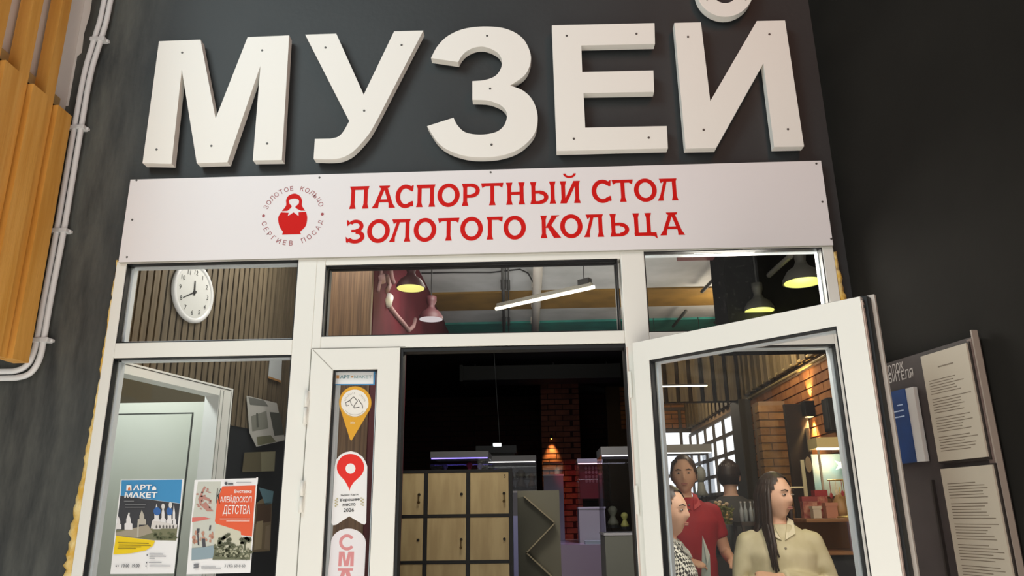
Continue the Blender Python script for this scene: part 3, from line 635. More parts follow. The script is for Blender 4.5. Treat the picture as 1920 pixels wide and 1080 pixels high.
# stickers on the narrow leaf
s1 = Sheet('sticker', .0275, 610, 680, 5.4, [(78, 86), (506, 80), (500, 226), (72, 228)], ink('4c93c6'), label='small white banner sticker with blue border at the top of the narrow pane', cat='sticker')
s1.flat('sticker_face', [(90, 98), (488, 94), (484, 214), (84, 216)], 'eceff1'); s1.text('sticker_text', 'АРТ', 150, 160, 245, 34, '4d8f9c', .02); s1.text('sticker_text', 'МАКЕТ', 292, 158, 468, 30, '7aa7ad', .0)
s1.flats('sticker_mark', [[(112, 160), (112, 126), (140, 126), (140, 160)], [(262, 152), (262, 136), (284, 136), (284, 152)]], 'd39a5d')
def pin(cx, cy, rx, ry, tipx, tipy, a=30, n=26):
    return [(cx+rx*math.cos(R(180-a+ (180+2*a)*i/n)), cy+ry*math.sin(R(180-a+(180+2*a)*i/n))) for i in range(n+1)]+[(tipx+10, tipy-14), (tipx, tipy), (tipx-14, tipy-12)]
def pinpoly(cx, cy, rx, ry, tx, ty, a=25): return [(cx-rx*math.cos(R(t)), cy-ry*math.sin(R(t))) for t in [-a+(180+2*a)*i/26 for i in range(27)]]+[(tx+12, ty-16), (tx, ty), (tx-12, ty-14)]
s2 = Sheet('sticker', .0275, 610, 680, 5.4, pinpoly(302, 405, 164, 166, 262, 790), ink('e0a527'), label='gold map pin sticker with a white disc of house outlines on the narrow pane', cat='sticker')
s2.flat('disc', blob(298, 412, 140, 140, 30), 'f0ede6'); s2.flat('disc', blob(298, 408, 146, 146, 30), 'd9bd7a') if 0 else None
def stroke(pts, w_):
    out = []
    for i in range(len(pts)-1):
        a, c = V((*pts[i], 0)), V((*pts[i+1], 0)); d = (c-a).normalized(); nrm = V((-d.y, d.x, 0))*w_/2
        out.append([(a+nrm)[:2], (c+nrm)[:2], (c-nrm)[:2], (a-nrm)[:2]])
    return out
s2.flats('disc_line', stroke([(205, 405), (245, 385), (280, 350), (290, 348), (325, 388), (290, 440), (290, 458), (345, 450)], 8)+stroke([(332, 370), (375, 430), (378, 462)], 8)+stroke([(250, 385), (265, 425), (275, 432)], 6)+stroke([(208, 405), (212, 440), (240, 430)], 6), '5a5550')
s2.flats('disc_line', stroke(arcpts(298, 412, 136, 136, 20, 160, 20), 5), 'c99b35')
s2.flats('disc_text', [q_ for i in range(9) for q_ in stroke([(298+112*math.cos(R(195+i*9)), 412+112*math.sin(R(195+i*9))), (298+94*math.cos(R(198+i*9)), 412+94*math.sin(R(198+i*9)))], 5)]+[q_ for i in range(6) for q_ in stroke([(298+112*math.cos(R(300+i*9)), 412+112*math.sin(R(300+i*9))), (298+94*math.cos(R(303+i*9)), 412+94*math.sin(R(303+i*9)))], 5)], 'b9b5ad')
s2.flats('disc_text', stroke(arcpts(298, 412, 118, 118, 40, 145, 16), 4), 'b9b5ad')
s2.text('sticker_text', '2026', 252, 618, 302, 20, 'f3e7c0', .02)
rb = [(148, 552), (155, 520), (175, 495), (200, 483), (226, 478), (255, 485), (282, 505), (298, 530), (305, 552), (300, 822), (292, 832), (278, 828), (218, 792), (155, 833), (140, 835), (132, 825)]
s3 = Sheet('sticker', .0275, 570, 660, 2.571, rb, WHITE, label='white ribbon-shaped sticker with a red map pin and award text on the narrow pane', cat='sticker')
s3.flat('red_pin', [(224-66*math.cos(R(t)), 555-64*math.sin(R(t))) for t in [-38+256*i/26 for i in range(27)]]+[(240, 628), (224, 652), (219, 670), (214, 652), (196, 620)], 'e5261a'); s3.flat('pin_hole', blob(224, 562, 24, 25, 20), 'f2f2f2')
s3.text('sticker_text', 'Яндекс Карты', 176, 697, 262, 11, '3b3b3d', .01, y1=693); s3.text('sticker_text', 'Хорошее', 170, 724, 268, 17, '2b2b2d', .02, y1=719); s3.text('sticker_text', 'место', 186, 744, 248, 13, '2b2b2d', .02, y1=741); s3.text('sticker_text', '2026', 190, 772, 240, 18, '2b2b2d', .01, y1=770)
s3.flats('laurel', [blob(160+sx_*0-(8 if i % 2 else 0), 708+i*7, 5, 3.4, 6) for i in range(6) for sx_ in (0,)]+[blob(276+(8 if i % 2 else 0), 704+i*7, 5, 3.4, 6) for i in range(6)], 'bdb389')
rc = arcpts(910-4, 470, 262, 222, 180, 360, 22)+[(1135, 1160), (578, 1160)]
s4 = Sheet('sticker', .0275, 540, 960, 8, rc, mat('sticker_white', 'e9e6ea', .5), label='white round-topped sticker with tall pale red letters, lowest on the narrow pane', cat='sticker')
s4.flats('sticker_text', [[(885+118*math.cos(R(t)), 455+122*math.sin(R(t))) for t in range(35, 326, 10)]+[(885+72*math.cos(R(t)), 455+76*math.sin(R(t))) for t in range(325, 34, -10)],
    [(752, 815), (765, 595), (848, 595), (868, 735), (905, 595), (992, 595), (983, 815), (930, 815), (938, 660), (905, 812), (842, 812), (815, 660), (800, 815)],
    [(748, 842), (978, 842), (975, 880), (745, 880)], [(808, 878), (920, 878), (985, 1100), (915, 1100), (862, 905), (800, 1100), (735, 1100)]], 'd98f92')

# ------------------------------------------------------------------ pictures on the inner left wall
def wallsheet(name, pts, m, label, cat, nrm=ln, p=lp, off=.02, thick=.002, par=None):
    P_ = [atp(a, c, p+nrm*off, nrm) for a, c in pts]; c = sum(P_, V((0, 0, 0)))/len(P_)
    r = empty(name, tuple(V((c.x, c.y, min(q_.z for q_ in P_)))), label=label, cat=cat) 
    build('sheet', MB().prism(P_, -nrm*thick), m, r); return r
def wallprint(r, name, pts, col, k, nrm=ln, p=lp, off=.02): return build(name, MB().poly([atp(a, c, p+nrm*(off+.0006*k), nrm) for a, c in pts]), ink(col), r)
def z8(pts): return [(420+a/2.4545, 640+c/2.4545) for a, c in pts]
ph = wallsheet('photo_sheet', z8([(104, 250), (243, 284), (282, 455), (150, 485), (118, 420)]), ink('b9bab6'), 'sheet of grey photographs hanging high on the inner left wall', 'photograph')
wallprint(ph, 'photo_print', z8([(112, 256), (185, 272), (205, 300), (120, 292)]), '70736f', 1); wallprint(ph, 'photo_print', z8([(124, 345), (195, 320), (205, 400), (130, 415)]), '84877f', 1)
wallprint(ph, 'photo_print', z8([(210, 325), (258, 330), (276, 430), (232, 435)]), '4d514c', 1); wallprint(ph, 'photo_print', z8([(150, 440), (215, 432), (240, 462), (155, 480)]), '70725c', 1); wallprint(ph, 'photo_print', z8([(148, 330), (156, 330), (160, 395), (150, 397)]), '5b5e58', 2)
ph2 = wallsheet('photo_sheet', z8([(95, 512), (238, 505), (232, 598), (84, 602)]), ink('625d48'), 'dim brown print on the inner left wall, below the grey photographs', 'photograph')
wallprint(ph2, 'photo_print', z8([(170, 510), (236, 507), (231, 596), (172, 598)]), '8c8a72', 1)
ph3 = wallsheet('paper_sheet', z8([(212, 72), (268, 70), (262, 188), (204, 168)]), ink('c3cbcf'), 'blank pale sheet high on the slat wall beside the doorway post', 'paper')
wallprint(ph3, 'sheet_edge', z8([(204, 160), (262, 180), (262, 190), (203, 169)]), 'a47a4a', 1)
ph4 = wallsheet('painting', z8([(150, 745), (222, 690), (212, 965), (132, 970)]), ink('8f8065'), 'small coloured painting low on the inner left wall behind the red poster', 'painting')
wallprint(ph4, 'painting_print', z8([(160, 672), (228, 690), (222, 745), (190, 755)]), '6f98a8', 1); wallprint(ph4, 'painting_print', z8([(152, 750), (218, 740), (215, 830), (145, 840)]), '5d4836', 1)
wallprint(ph4, 'painting_print', z8([(150, 830), (180, 825), (172, 955), (138, 960)]), 'b5a786', 2); wallprint(ph4, 'painting_print', z8([(192, 850), (214, 845), (210, 960), (186, 955)]), 'a3937a', 2)

# ------------------------------------------------------------------ ceiling lamps, pipes, cables
def pendant(px, py, z, r, label, col, emit, power, shade='262622', ctop=3.3):
    c = atz(px, py, z); t = empty('pendant_lamp', tuple(c), label=label, cat='lamp', group='bowl pendant lamps inside')
    sh = mat('lamp_shade_'+shade, shade, .6)
    build('shade', MB().lathe(c, [(r, 0), (r*.97, r*.22), (r*.72, r*.62), (r*.36, r*.88), (r*.26, r*1.15), (.035, r*1.5), (.035, r*1.9), (0, r*1.9), (0, r*1.8), (.03, r*1.45), (r*.22, r*1.1), (r*.33, r*.84), (r*.69, r*.58), (r*.94, r*.2), (r*.985, 0)], 36, cap=False), sh, t, smooth=True)
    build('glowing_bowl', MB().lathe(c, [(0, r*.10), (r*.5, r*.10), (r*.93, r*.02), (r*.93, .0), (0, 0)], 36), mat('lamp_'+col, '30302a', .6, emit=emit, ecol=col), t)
    build('cord', MB().tube([c+V((0, 0, r*1.85)), V((c.x, c.y, ctop))], .005, 6), BLACK, t)
    if power: point('pendant_light', c-V((0, 0, .06)), power, lin(col), .08)
    return t
pendant(770, 541, 2.75, .084, 'dark pendant lamp glowing yellow in front of the maroon wall', 'f4ec86', .95, .5, shade='40191f')
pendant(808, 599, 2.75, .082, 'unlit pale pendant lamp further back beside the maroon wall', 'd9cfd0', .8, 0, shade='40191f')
pendant(1506, 530, 2.75, .112, 'dark pendant lamp glowing yellow, the nearer one against the black bulkhead', 'f3f37e', .95, 4)
pendant(1424, 583, 2.75, .098, 'dark pendant lamp glowing yellow, half hidden behind the open door top', 'f3f37e', .95, 4)
a, c = atz(930, 579, 3.0), atz(1114, 538, 3.0)
ll = empty('linear_lamp', tuple((a+c)/2), label='slim white glowing tube lamp hanging slantwise below the ceiling', cat='lamp')
build('tube', MB().tube([a, c], .013, 12), mat('tube_glow', 'fff7dc', .4, emit=3.2), ll, smooth=True)
d_ = (c-a).normalized(); s_ = V((d_.y, -d_.x, 0))
build('housing', MB().obox(a, d_, s_, (0, 0, 1), .02, (c-a).length-.02, -.018, .018, .008, .035), mat('lamp_housing', '77756c', .5), ll)
build('end_bracket', MB().obox(a, d_, s_, (0, 0, 1), (c-a).length-.12, (c-a).length-.03, -.022, .022, .03, .07), BLACK, ll)
build('cord', MB().tube([c-d_*.08+V((0, 0, .06)), c-d_*.08+V((0, 0, .3))], .003, 6).tube([a+d_*.1+V((0, 0, .03)), a+d_*.1+V((0, 0, .3))], .003, 6), BLACK, ll)
o_ = (a+c)/2
area('linear_lamp_light', tuple(o_-V((0, 0, .05))), tuple(o_-V((0, 0, 1))), .8, 12, (1, .95, .84), .06)
for nm, p0_, p1_, r, m_, lab in (('ceiling_pipe', (1010, 470), (1003, 622), .036, mat('pipe_pale', 'a7a39c', .5), 'wide pale pipe running back along the ceiling'), ('ceiling_pipe', (942, 470), (945, 622), .014, mat('pipe_dark', '3b3c3a', .5), 'thin dark pipe running back along the ceiling, left of the wide pale pipe'), ('ceiling_pipe', (953, 470), (954, 622), .007, mat('pipe_dark', '3b3c3a', .5), 'thinnest dark conduit on the ceiling between the two pipes')):
    a, c = atz(*p0_, 3.215), atz(*p1_, 3.215); t = empty(nm, tuple((a+c)/2), label=lab, cat='pipe'); build('pipe', MB().tube([a, c], r, 12), m_, t, smooth=True)
    for q_ in (.12, .4, .65, .9): h_ = a.lerp(c, q_); build('hanger', MB().box(h_.x-r-.006, h_.x+r+.006, h_.y-.012, h_.y+.012, 3.215+r*.6, 3.3), m_, t)
t = empty('ceiling_cable', (-.2, 1.6, 3.28), label='thin black cable looping across the grey ceiling', cat='cable')
cab = [atz(*p_, 3.27) for p_ in ((790, 512), (850, 511), (920, 511), (975, 505), (990, 512), (1000, 530))]
build('cable', MB().tube(cab, .006, 6), BLACK, t)
for i_, (p_, q_, lab) in enumerate((((1316, 547), (1358, 503), 'dark rod slanting across the grey ceiling beside the black bulkhead'), ((1262, 612), (1286, 583), 'short dark rod on the ceiling above the teal beam, leftmost behind the right pane'), ((1340, 605), (1364, 585), 'short dark rod on the ceiling right above the open door top'))):
    a, c = atz(*p_, 3.24), atz(*q_, 3.24); t = empty('ceiling_rod', tuple(a), label=lab, cat='rod'); build('rod', MB().tube([a, c], .014, 8), MATS['pipe_dark'], t, smooth=True)
a, c = atz(1420, 536, 3.0), atz(1482, 480, 3.0)
t = empty('track_rail', tuple((a+c)/2), label='dark grey lighting rail slanting in front of the black bulkhead', cat='rail')
build('rail', MB().tube([a, c], .018, 8), mat('rail_grey', '54544f', .5), t); build('drop_rod', MB().tube([a*.7+c*.3, (a*.7+c*.3)+V((0, 0, .3))], .006, 6), BLACK, t)
# power strip and flex hanging on the maroon wall
mp_ = lambda a, c: atp(680+a/7.2, 490+c/7.2, (-.875, 0, 0), (1, 0, 0))
t = empty('hanging_cable', tuple(mp_(340, 520)), label='pinkish grey cable with a white plug hanging down the maroon wall', cat='cable')
cm = mat('cable_pink', '9c7a7a', .6)
build('flex', MB().tube([mp_(330, 560), mp_(390, 650), mp_(450, 730), mp_(540, 830), mp_(620, 930), mp_(680, 880), mp_(705, 780)], .016, 8), cm, t, smooth=True)
build('plug', MB().tube([mp_(350, 480), mp_(325, 575)], .030, 10), mat('plug_white', 'd8d5d3', .5), t, smooth=True)
build('flex', MB().tube([mp_(245, 70), mp_(240, 240), mp_(205, 400)], .012, 8).tube([mp_(370, 70), mp_(385, 200), mp_(415, 285)], .015, 8), cm, t, smooth=True)
build('socket_box', MB().tube([mp_(235, 180), mp_(245, 290)], .028, 10).tube([mp_(320, 200), mp_(355, 320), mp_(320, 400)], .018, 8), cm, t, smooth=True)

# ------------------------------------------------------------------ dark hall seen through the doorway
LY = 2.3
def lx(px): return at(px, 965, LY).x
lz = [at(958, v, LY).z for v in (881, 965, 1050)]; rh = lz[0]-lz[1]
lx0, lx3 = at(718, 965, LY).x, at(958, 965, LY).x; cw = (lx3-lx0)/3
lk_ = empty('locker_cabinet', ((lx0+lx3)/2, LY+.2, 0), label='black-framed cabinet of plywood lockers just inside the doorway', cat='locker')
b = MB(); fr = .012
b.box(lx0, lx3, LY+.02, LY+.42, 0, lz[0])
for i in range(4): b.box(lx0+i*cw-fr, lx0+i*cw+fr, LY-.004, LY+.03, 0, lz[0])
for j in range(7):
    z = lz[0]-j*rh
    if z > 0: b.box(lx0-fr, lx3+fr, LY-.005, LY+.03, max(0, z-fr), z+fr*.6)
build('body', b, mat('locker_black', '0f0f10', .5), lk_)
PLY = mat('plywood_door', 'bda87c', .5, col2='aa946a', scale=3, stretch=(6, 6, 1), rnd=.05, detail=7)
dm = None; KEY = mat('brass', '5d4a2c', .35, .8); LOCK = mat('lock_dark', '2a2622', .4, .6)
for i in range(3):
    for j in range(5):
        x0, z1_ = lx0+i*cw+fr+.002, lz[0]-j*rh-fr-.002; w_, h_ = cw-2*fr-.004, rh-2*fr+.002
        me = meshof(MB().box(0, w_, 0, .018, -h_, 0), PLY); dr = piece('door', me, lk_, (x0-lk_.location.x, LY-.002-lk_.location.y, z1_)); ROOTM[dr.name] = Matrix.Translation(V((x0, LY-.002, z1_))).inverted()
        build('lock', MB().lathe((x0+w_*.88, LY-.002, z1_-h_*.52), [(0, 0), (.010, 0), (.009, .006), (0, .007)], 10, (0, -1, 0)), LOCK, dr)
        if (i, j) in ((2, 0), (1, 1), (0, 0)): build('key', MB().box(x0+w_*.88-.003, x0+w_*.88+.003, LY-.018, LY-.010, z1_-h_*.52-.045, z1_-h_*.52).lathe((x0+w_*.88, LY-.016, z1_-h_*.52-.05), [(0, -.002), (.010, -.002), (.010, .002), (0, .002)], 8, (0, 1, 0)), KEY, dr)
        if (i, j) == (2, 0): build('number', text('5', (x0+w_*.88, LY-.003, z1_-h_*.14), (1, 0, 0), (0, 0, 1), height=.022), LOCK, dr)
# zigzag counter panel
CYP = 2.62
def cz(px, py, y=CYP): return at(940+px/3.6, 780+py/3.6, y)
A_, B_ = cz(108, 505), cz(390, 503)
cp = empty('zigzag_counter', ((A_.x+B_.x)/2, CYP, 0), label='olive grey counter end with a zigzag ledge, right of the plywood lockers', cat='counter')
OLIVE = mat('olive_grey_board', '6d6a5c', .6); OLIVED = mat('olive_dark_board', '4b4a3f', .6)
build('back_panel', MB().box(A_.x, B_.x, CYP, CYP+.5, 0, A_.z), OLIVE, cp)
zz = [cz(150, 545), cz(355, 722), cz(165, 922), cz(335, 1082), cz(165, 1280)]
fp = [V((A_.x, CYP, A_.z-.05))]+zz+[V((zz[-1].x, CYP, 0)), V((A_.x, CYP, 0))]
build('front_panel', MB().prism([V((p.x, CYP-.02, p.z)) for p in fp], (0, .019, 0)), OLIVED, cp)
for i in range(4):
    p, q_ = zz[i], zz[i+1]; n_ = V((-(q_-p).z, 0, (q_-p).x)).normalized()*.008
    if n_.x < 0: n_ = -n_
    build('ledge', MB().prism([V((v.x, CYP-.05, v.z)) for v in (p, q_, q_+n_, p+n_)], (0, .05, 0)), mat('ledge_tan', '9a8f76', .6), cp)
# glass showcases
LAV = mat('lavender_grey', '8d8b98', .5); PALE = mat('pale_grey_board', 'b7b6b8', .5); TOPC = mat('cap_grey', '8f8f94', .5)
def showcase(label, x0, x1, y0, y1, zb, zg, zt, ztop, plinth=LAV, cap=TOPC, led='ece9ff', le=3., group=None, base=True):
    t = empty('glass_showcase', ((x0+x1)/2, (y0+y1)/2, zb), label=label, cat='showcase')
    if base: build('plinth', MB().box(x0, x1, y0, y1, zb, zg), plinth, t, bevel=.004)
    build('rim', MB().box(x0-.006, x1+.006, y0-.006, y1+.006, zg-.015, zg+.004), mat('rim_pale', 'd4d2d8', .4), t) if base else None
    build('cap', MB().box(x0, x1, y0, y1, zt, ztop), cap, t, bevel=.003)
    build('led_strip', MB().box(x0+.01, x1-.01, y0+.002, y0+.014, zt-.010, zt-.001), mat('led_'+led, led, .4, emit=le), t)
    for nm, bb in (('pane', (x0, x1, y0, y0+.004)), ('pane', (x0, x0+.004, y0, y1)), ('pane', (x1-.004, x1, y0, y1)), ('pane', (x0, x1, y1-.004, y1))):
        build(nm, MB().box(*bb, zg, zt), CASEGLASS, t)
    return t
def sc(px0, px1, py_t, py_c, py_g, y, d, **k):
    q = [at((px0+px1)/2, v, y).z for v in (py_t, py_c, py_g)]
    return dict(x0=at(px0, 900, y).x, x1=at(px1, 900, y).x, y0=y, y1=y+d, ztop=q[0], zt=q[1], zg=q[2], **k)
showcase('long glass showcase with violet light strip above the lockers', zb=0, **sc(806, 916, 846, 858, 905, 4.6, .5), led='8a78ff', le=2.6)
showcase('glass showcase with white light strip and dark busts, left of the orange wall light', zb=0, **sc(917, 1006, 854, 865, 921, 5.12, .42), led='f2efe6', le=2.0)
showcase('small glass showcase on a lavender plinth under the orange wall light', zb=1.2, **sc(1019, 1056, 866, 868, 890, 7.0, .3), led='5d4630', le=.1, cap=mat('cap_brown', '5a3423', .6))
showcase('red-lit glass showcase on a pale plinth at the back of the hall', zb=1.2, **sc(1083, 1132, 860, 868, 951, 5.9, .35), led='ffd9dc', le=1.2, plinth=PALE)
k_ = sc(1129, 1200, 837, 853, 1000, 3.7, .5); showcase('tall glass showcase on a grey plinth nearest the right doorpost', zb=0, **k_, plinth=mat('plinth_greygreen', '8b8c84', .5), led='f4eefc', le=2.4)
t = empty('display_platform', (.3, 7.2, 0), label='glossy lavender platform carrying the back showcases', cat='platform')
build('deck', MB().prism([(-.75, 5.6, 0), (1.02, 5.6, 0), (1.10, 6.4, 0), (1.18, 7.5, 0), (-.75, 7.5, 0)], (0, 0, 1.2)), mat('lavender_gloss', 'c4b4c8', .18), t)
build('deck_reflection', MB().box(at(1096, 1010, 5.75).x, at(1135, 1010, 5.75).x, 5.62, 5.88, 1.2, 1.235), mat('pale_reflection', 'b7c9cd', .3), t)  # pale slab stands in for the plinth's reflection in the glossy deck
def busts(lst, y, lab, cat='bust'):
    for i, (px, py, h, col) in enumerate(lst):
        p = at(px, py, y); t = empty('bust', tuple(p), label=lab[i], cat=cat)
        build('figure', MB().lathe(p, [(0, 0), (h*.28, .0), (h*.30, h*.15), (h*.14, h*.42), (h*.13, h*.5), (h*.24, h*.68), (h*.26, h*.82), (h*.15, h*.97), (0, h)], 14), mat('bust_'+col, col, .6, bump=.6, bscale=25), t, smooth=True)
        build('base', MB().lathe(p, [(0, -.02), (h*.34, -.02), (h*.34, .001), (0, .001)], 14), BLACK, t)
busts([(977, 914, .18, '3c332d'), (997, 912, .13, '55473c'), (955, 914, .15, '4a4138')], 5.3, ['dark brown bust, middle one in the white-lit showcase', 'brown bust nearest the right side of the white-lit showcase', 'small brown bust at the left of the white-lit showcase'])
busts([(880, 890, .12, 'a5303a'), (835, 890, .10, '7a6f8e'), (900, 890, .11, 'b9b6c4')], 4.85, ['red figurine in the violet-lit showcase', 'violet figurine at the left of the violet-lit showcase', 'pale figurine at the right end of the violet-lit showcase'], 'figurine')
busts([(1150, 985, .16, '6f7060'), (1172, 988, .12, 'a7a45a')], 3.95, ['grey green figurine in the tall showcase by the doorpost', 'yellowish figurine in the tall showcase by the doorpost'], 'figurine')
t = empty('red_display', tuple(at(1107, 948, 6.15)), label='red and pink fan-shaped display inside the red-lit showcase', cat='display')
q0, q1 = at(1088, 935, 6.15), at(1128, 866, 6.15); build('backdrop', MB().box(q0.x, q1.x, 6.15, 6.16, q0.z, q1.z), mat('crimson_print', 'a01f3c', .5), t)
b = MB()
for i in range(5):
    for j in range(4): c = q0.lerp(q1, .35+.12*j); c.x = q0.x+(q1.x-q0.x)*(.3+.15*i); b.ell((c.x, 6.14, c.z+.05), .016, .006, .02, n=8, m=5)
o = build('petal', b, mat('pink_print', 'dd8295', .5), t); o['kind'] = 'stuff'
# red brick pilaster made of single bricks, with an orange wall light above
PY = 7.55
x0, x1 = at(1018, 930, PY).x, at(1092, 930, PY).x
pl = build('wall_pilaster', MB().box(x0+.006, x1-.006, PY+.01, 9.0, 0, 3.3), mat('dark_mortar', '2a0f0e', .9), kind='structure', origin=(0, 0, 0))
RB = mat('red_brick', '7d4a38', .75, col2='64392b', scale=7, rnd=.15, bump=.4, bscale=30)
bm_ = [meshof(MB().box(0, wv, 0, .05, 0, .062), RB) for wv in (.19, .09)]
z = 1.2; r_ = 0
while z < 3.22:
    x = x0+(-.1 if r_ % 2 else 0)
    while x < x1-.02:
        L_ = .19
        if x < x0: xx, me = x0, bm_[1]
        elif x+.19 > x1+.02: xx, me = x1-.09, bm_[1]
        else: xx, me = x, bm_[0]
        piece('brick', me, pl, (xx, PY-random.random()*.008, z)); x += .2
    z += .0735; r_ += 1
p = at(1034, 822, PY-.05)
t = empty('wall_spotlight', tuple(p), label='small wall spotlight throwing an orange glow down dark bricks', cat='lamp')
build('lamp_body', MB().lathe(p, [(0, .05), (.018, .05), (.02, 0), (.015, -.002), (0, .0)], 12), BLACK, t); build('bracket', MB().box(p.x-.008, p.x+.008, p.y, PY, p.z+.02, p.z+.04), BLACK, t)
build('bulb', MB().ell(p-V((0, 0, .004)), .010, .010, .006, n=8, m=5), mat('orange_glow', 'ffb040', .4, emit=6), t)
spot('wall_spot_light', p-V((0, .02, .01)), p+V((0, .075, -.36)), 34, (1, .58, .16), 56, .9)
# hanging projector lamp, duct, poster box
p = at(932, 834, 5.6); t = empty('hanging_lamp', tuple(p), label='small bright white lamp hanging on a long cord above the showcases', cat='lamp')
build('lamp_head', MB().box(p.x-.045, p.x+.045, p.y, p.y+.06, p.z-.015, p.z+.02), mat('cool_glow', 'eaf6f4', .4, emit=1.6), t, bevel=.006); build('cap', MB().box(p.x-.05, p.x+.05, p.y-.004, p.y+.07, p.z+.018, p.z+.026), BLACK, t)
build('cord', MB().tube([p+V((.03, .03, .02)), V((at(926, 668, 5.6).x, p.y+.03, 3.3))], .004, 6), mat('cord_grey', '5d6062', .6), t)
p = at(930, 842, 6.2); t = empty('grey_box_top', tuple(p-V((0, 0, .06))), label='dark grey flat box on top of a plinth behind the showcases', cat='box')
build('lid', MB().box(p.x-.24, p.x+.24, p.y, p.y+.4, p.z-.045, p.z+.04), mat('dim_box', '4b4f52', .6), t); build('plinth', MB().box(p.x-.22, p.x+.22, p.y+.02, p.y+.38, 1.2, p.z-.045), BLACK, t)
a, c = at(865, 700, 6.1), at(1180, 693, 6.1)
t = empty('air_duct', tuple((a+c)/2), label='dim square air duct hanging under the black hall ceiling', cat='duct')
build('duct', MB().box(a.x, 1.0, 6.1, 6.5, a.z-.085, a.z+.085), mat('duct_dim', '0f1314', .6), t); build('flange', MB().box(a.x-.02, a.x+.02, 6.085, 6.515, a.z-.10, a.z+.10), mat('duct_dim', '0f1314', .6), t)
b = MB()
for x_ in (a.x+.15, .2, .85): b.box(x_-.006, x_+.006, 6.29, 6.31, a.z+.08, 3.3)
build('hanger', b, MATS['duct_dim'], t)
t = empty('lavender_screen', tuple(at(962, 1000, 3.6)), label='narrow lavender panel glimpsed between lockers and zigzag counter', cat='panel')
q0, q1 = at(959, 1080, 3.6), at(972, 967, 3.6); build('panel', MB().box(q0.x, q1.x, 3.6, 3.65, .6, q1.z), mat('lavender_panel', '8f90bd', .5), t); build('stripe', MB().box(q0.x, q0.x+.012, 3.595, 3.6, q1.z-.14, q1.z-.05), mat('stripe_red', '8a3b35', .5), t)
spot('hall_violet', (.55, 5.2, 3.2), (.6, 5.9, 1.2), 42, (.75, .62, 1), 80, .8); spot('hall_crimson', (.45, 6.0, 3.1), (at(1072, 960, PY).x, PY, 1.72), 40, (1, .05, .09), 26, .6); spot('hall_white', (.9, 3.0, 3.1), (.85, 3.9, 1.4), 28, (.92, .9, 1), 60, .6)
spot('hall_red', (.75, 5.5, 3.0), (.75, 6.1, 1.6), 20, (1, .85, .9), 50, .6)
point('side_room_fill', (-2.1, .5, 2.6), 31, (.96, 1, .95), .1)  # added hidden point that brightens the white inner leaf
area('vestibule_fill', (-.35, 1.6, 3.05), (-.25, 2.3, 1.5), .5, 13, (1, .95, .85))  # added fill with no fixture, brightens the lockers
# ceiling wash added without a fixture, so that the pale ceiling and beams read
area('ceiling_fill', (.3, 2.6, 2.55), (.3, 2.7, 3.3), 1.6, 8, (1, .97, .93), 2.2)
area('slat_wall_fill', (-1.05, .75, 3.1), (-1.6, .6, 1.8), .5, 9, (1, .93, .82))  # added unseen light that brightens the inner door frame and slats

# ------------------------------------------------------------------ shop seen through the open leaf and the side light
SX = 2.2
def onr(px, py): return atp(px, py, (SX, 0, 0), (1, 0, 0))
OB = mat('orange_brick', 'a56c38', .8, col2='8a562c', scale=6, rnd=.16, bump=.4, bscale=30)
wr = build('wall_shop_bricks', MB().box(SX-.02, SX, 1.2, 9.0, 0, 2.66), mat('mortar_tan', '8d7355', .9), kind='structure', origin=(0, 0, 0))
bmr = [meshof(MB().box(-.022, 0, 0, wv, 0, .064), OB) for wv in (.24, .115)]
cnt = 0
for r_ in range(20):
    z = 1.30+r_*.0765 if 1 else 0
    if z > 2.6: break
    y = 1.9-(.125 if r_ % 2 else 0)
    while y < 4.9: piece('brick', bmr[0], wr, (SX-.02, y, z)); y += .25; cnt += 1
# wooden slats on the upper right wall
wsl = build('wall_shop_slats', MB().box(SX-.03, SX, 1.2, 9.0, 2.66, 3.3), mat('slat_dark_gap', '1c1710', .9), kind='structure', origin=(0, 0, 0))
SHW = mat('shop_slat', '7d6b48', .65, col2='5f5138', scale=5, stretch=(9, 9, .7), rnd=.12)
sm_ = meshof(MB().box(-.05, 0, 0, .115, 2.66, 3.28), SHW)
y = 1.5
while y < 9: piece('slat', sm_, wsl, (SX-.03, y, 0)); y += .2
# back wall of the shop
BY = 8.2
wb = build('wall_shop_back', MB().box(1.0, SX, BY, BY+.2, 0, 3.3), mat('shop_back', '54432c', .9), kind='structure', origin=(0, 0, 0))
b = MB(); 
for r_ in range(9):
    x = 1.2-(.12 if r_ % 2 else 0)
    while x < SX: b.box(max(x, 1.2), min(x+.23, SX), BY-.02, BY, 2.68+r_*.068, 2.68+r_*.068+.056); x += .245
o = build('bricks', b, OB, wb); o['kind'] = 'stuff'
win = empty('window_2', (1.6, BY-.06, 1.7), kind='structure')
WG = mat('daylit_glass', 'eef3f6', .3, emit=1.15); 
xa, xb, za, zb_ = at(1246, 850, BY-.03).x, at(1412, 850, BY-.03).x, at(1330, 935, BY-.03).z, at(1380, 765, BY-.03).z
nx, nz = 5, 4
for i in range(nx):
    for j in range(nz):
        x0 = xa+(xb-xa)*i/nx; x1 = xa+(xb-xa)*(i+1)/nx; z0 = za+(zb_-za)*j/nz; z1 = za+(zb_-za)*(j+1)/nz
        if j == nz-1 and i < 3: continue
        build('pane', MB().box(x0+.02, x1-.02, BY-.035, BY-.03, z0+.025, z1-.025), WG, win)
b = MB(); WF = mat('window_brown', '4c3f30', .6)
for i in range(nx+1): x = xa+(xb-xa)*i/nx; b.box(x-.02, x+.02, BY-.06, BY-.025, za, zb_)
for j in range(nz+1): z = za+(zb_-za)*j/nz; b.box(xa, xb, BY-.062, BY-.025, z-.024, z+.024)
build('window_frame', b, WF, win)
win = empty('window_3', (SX-.05, 6.4, 1.7), kind='structure')
ya, yb, za, zb_ = 5.1, 8.1, 1.72, 2.56; ny, nz = 6, 4
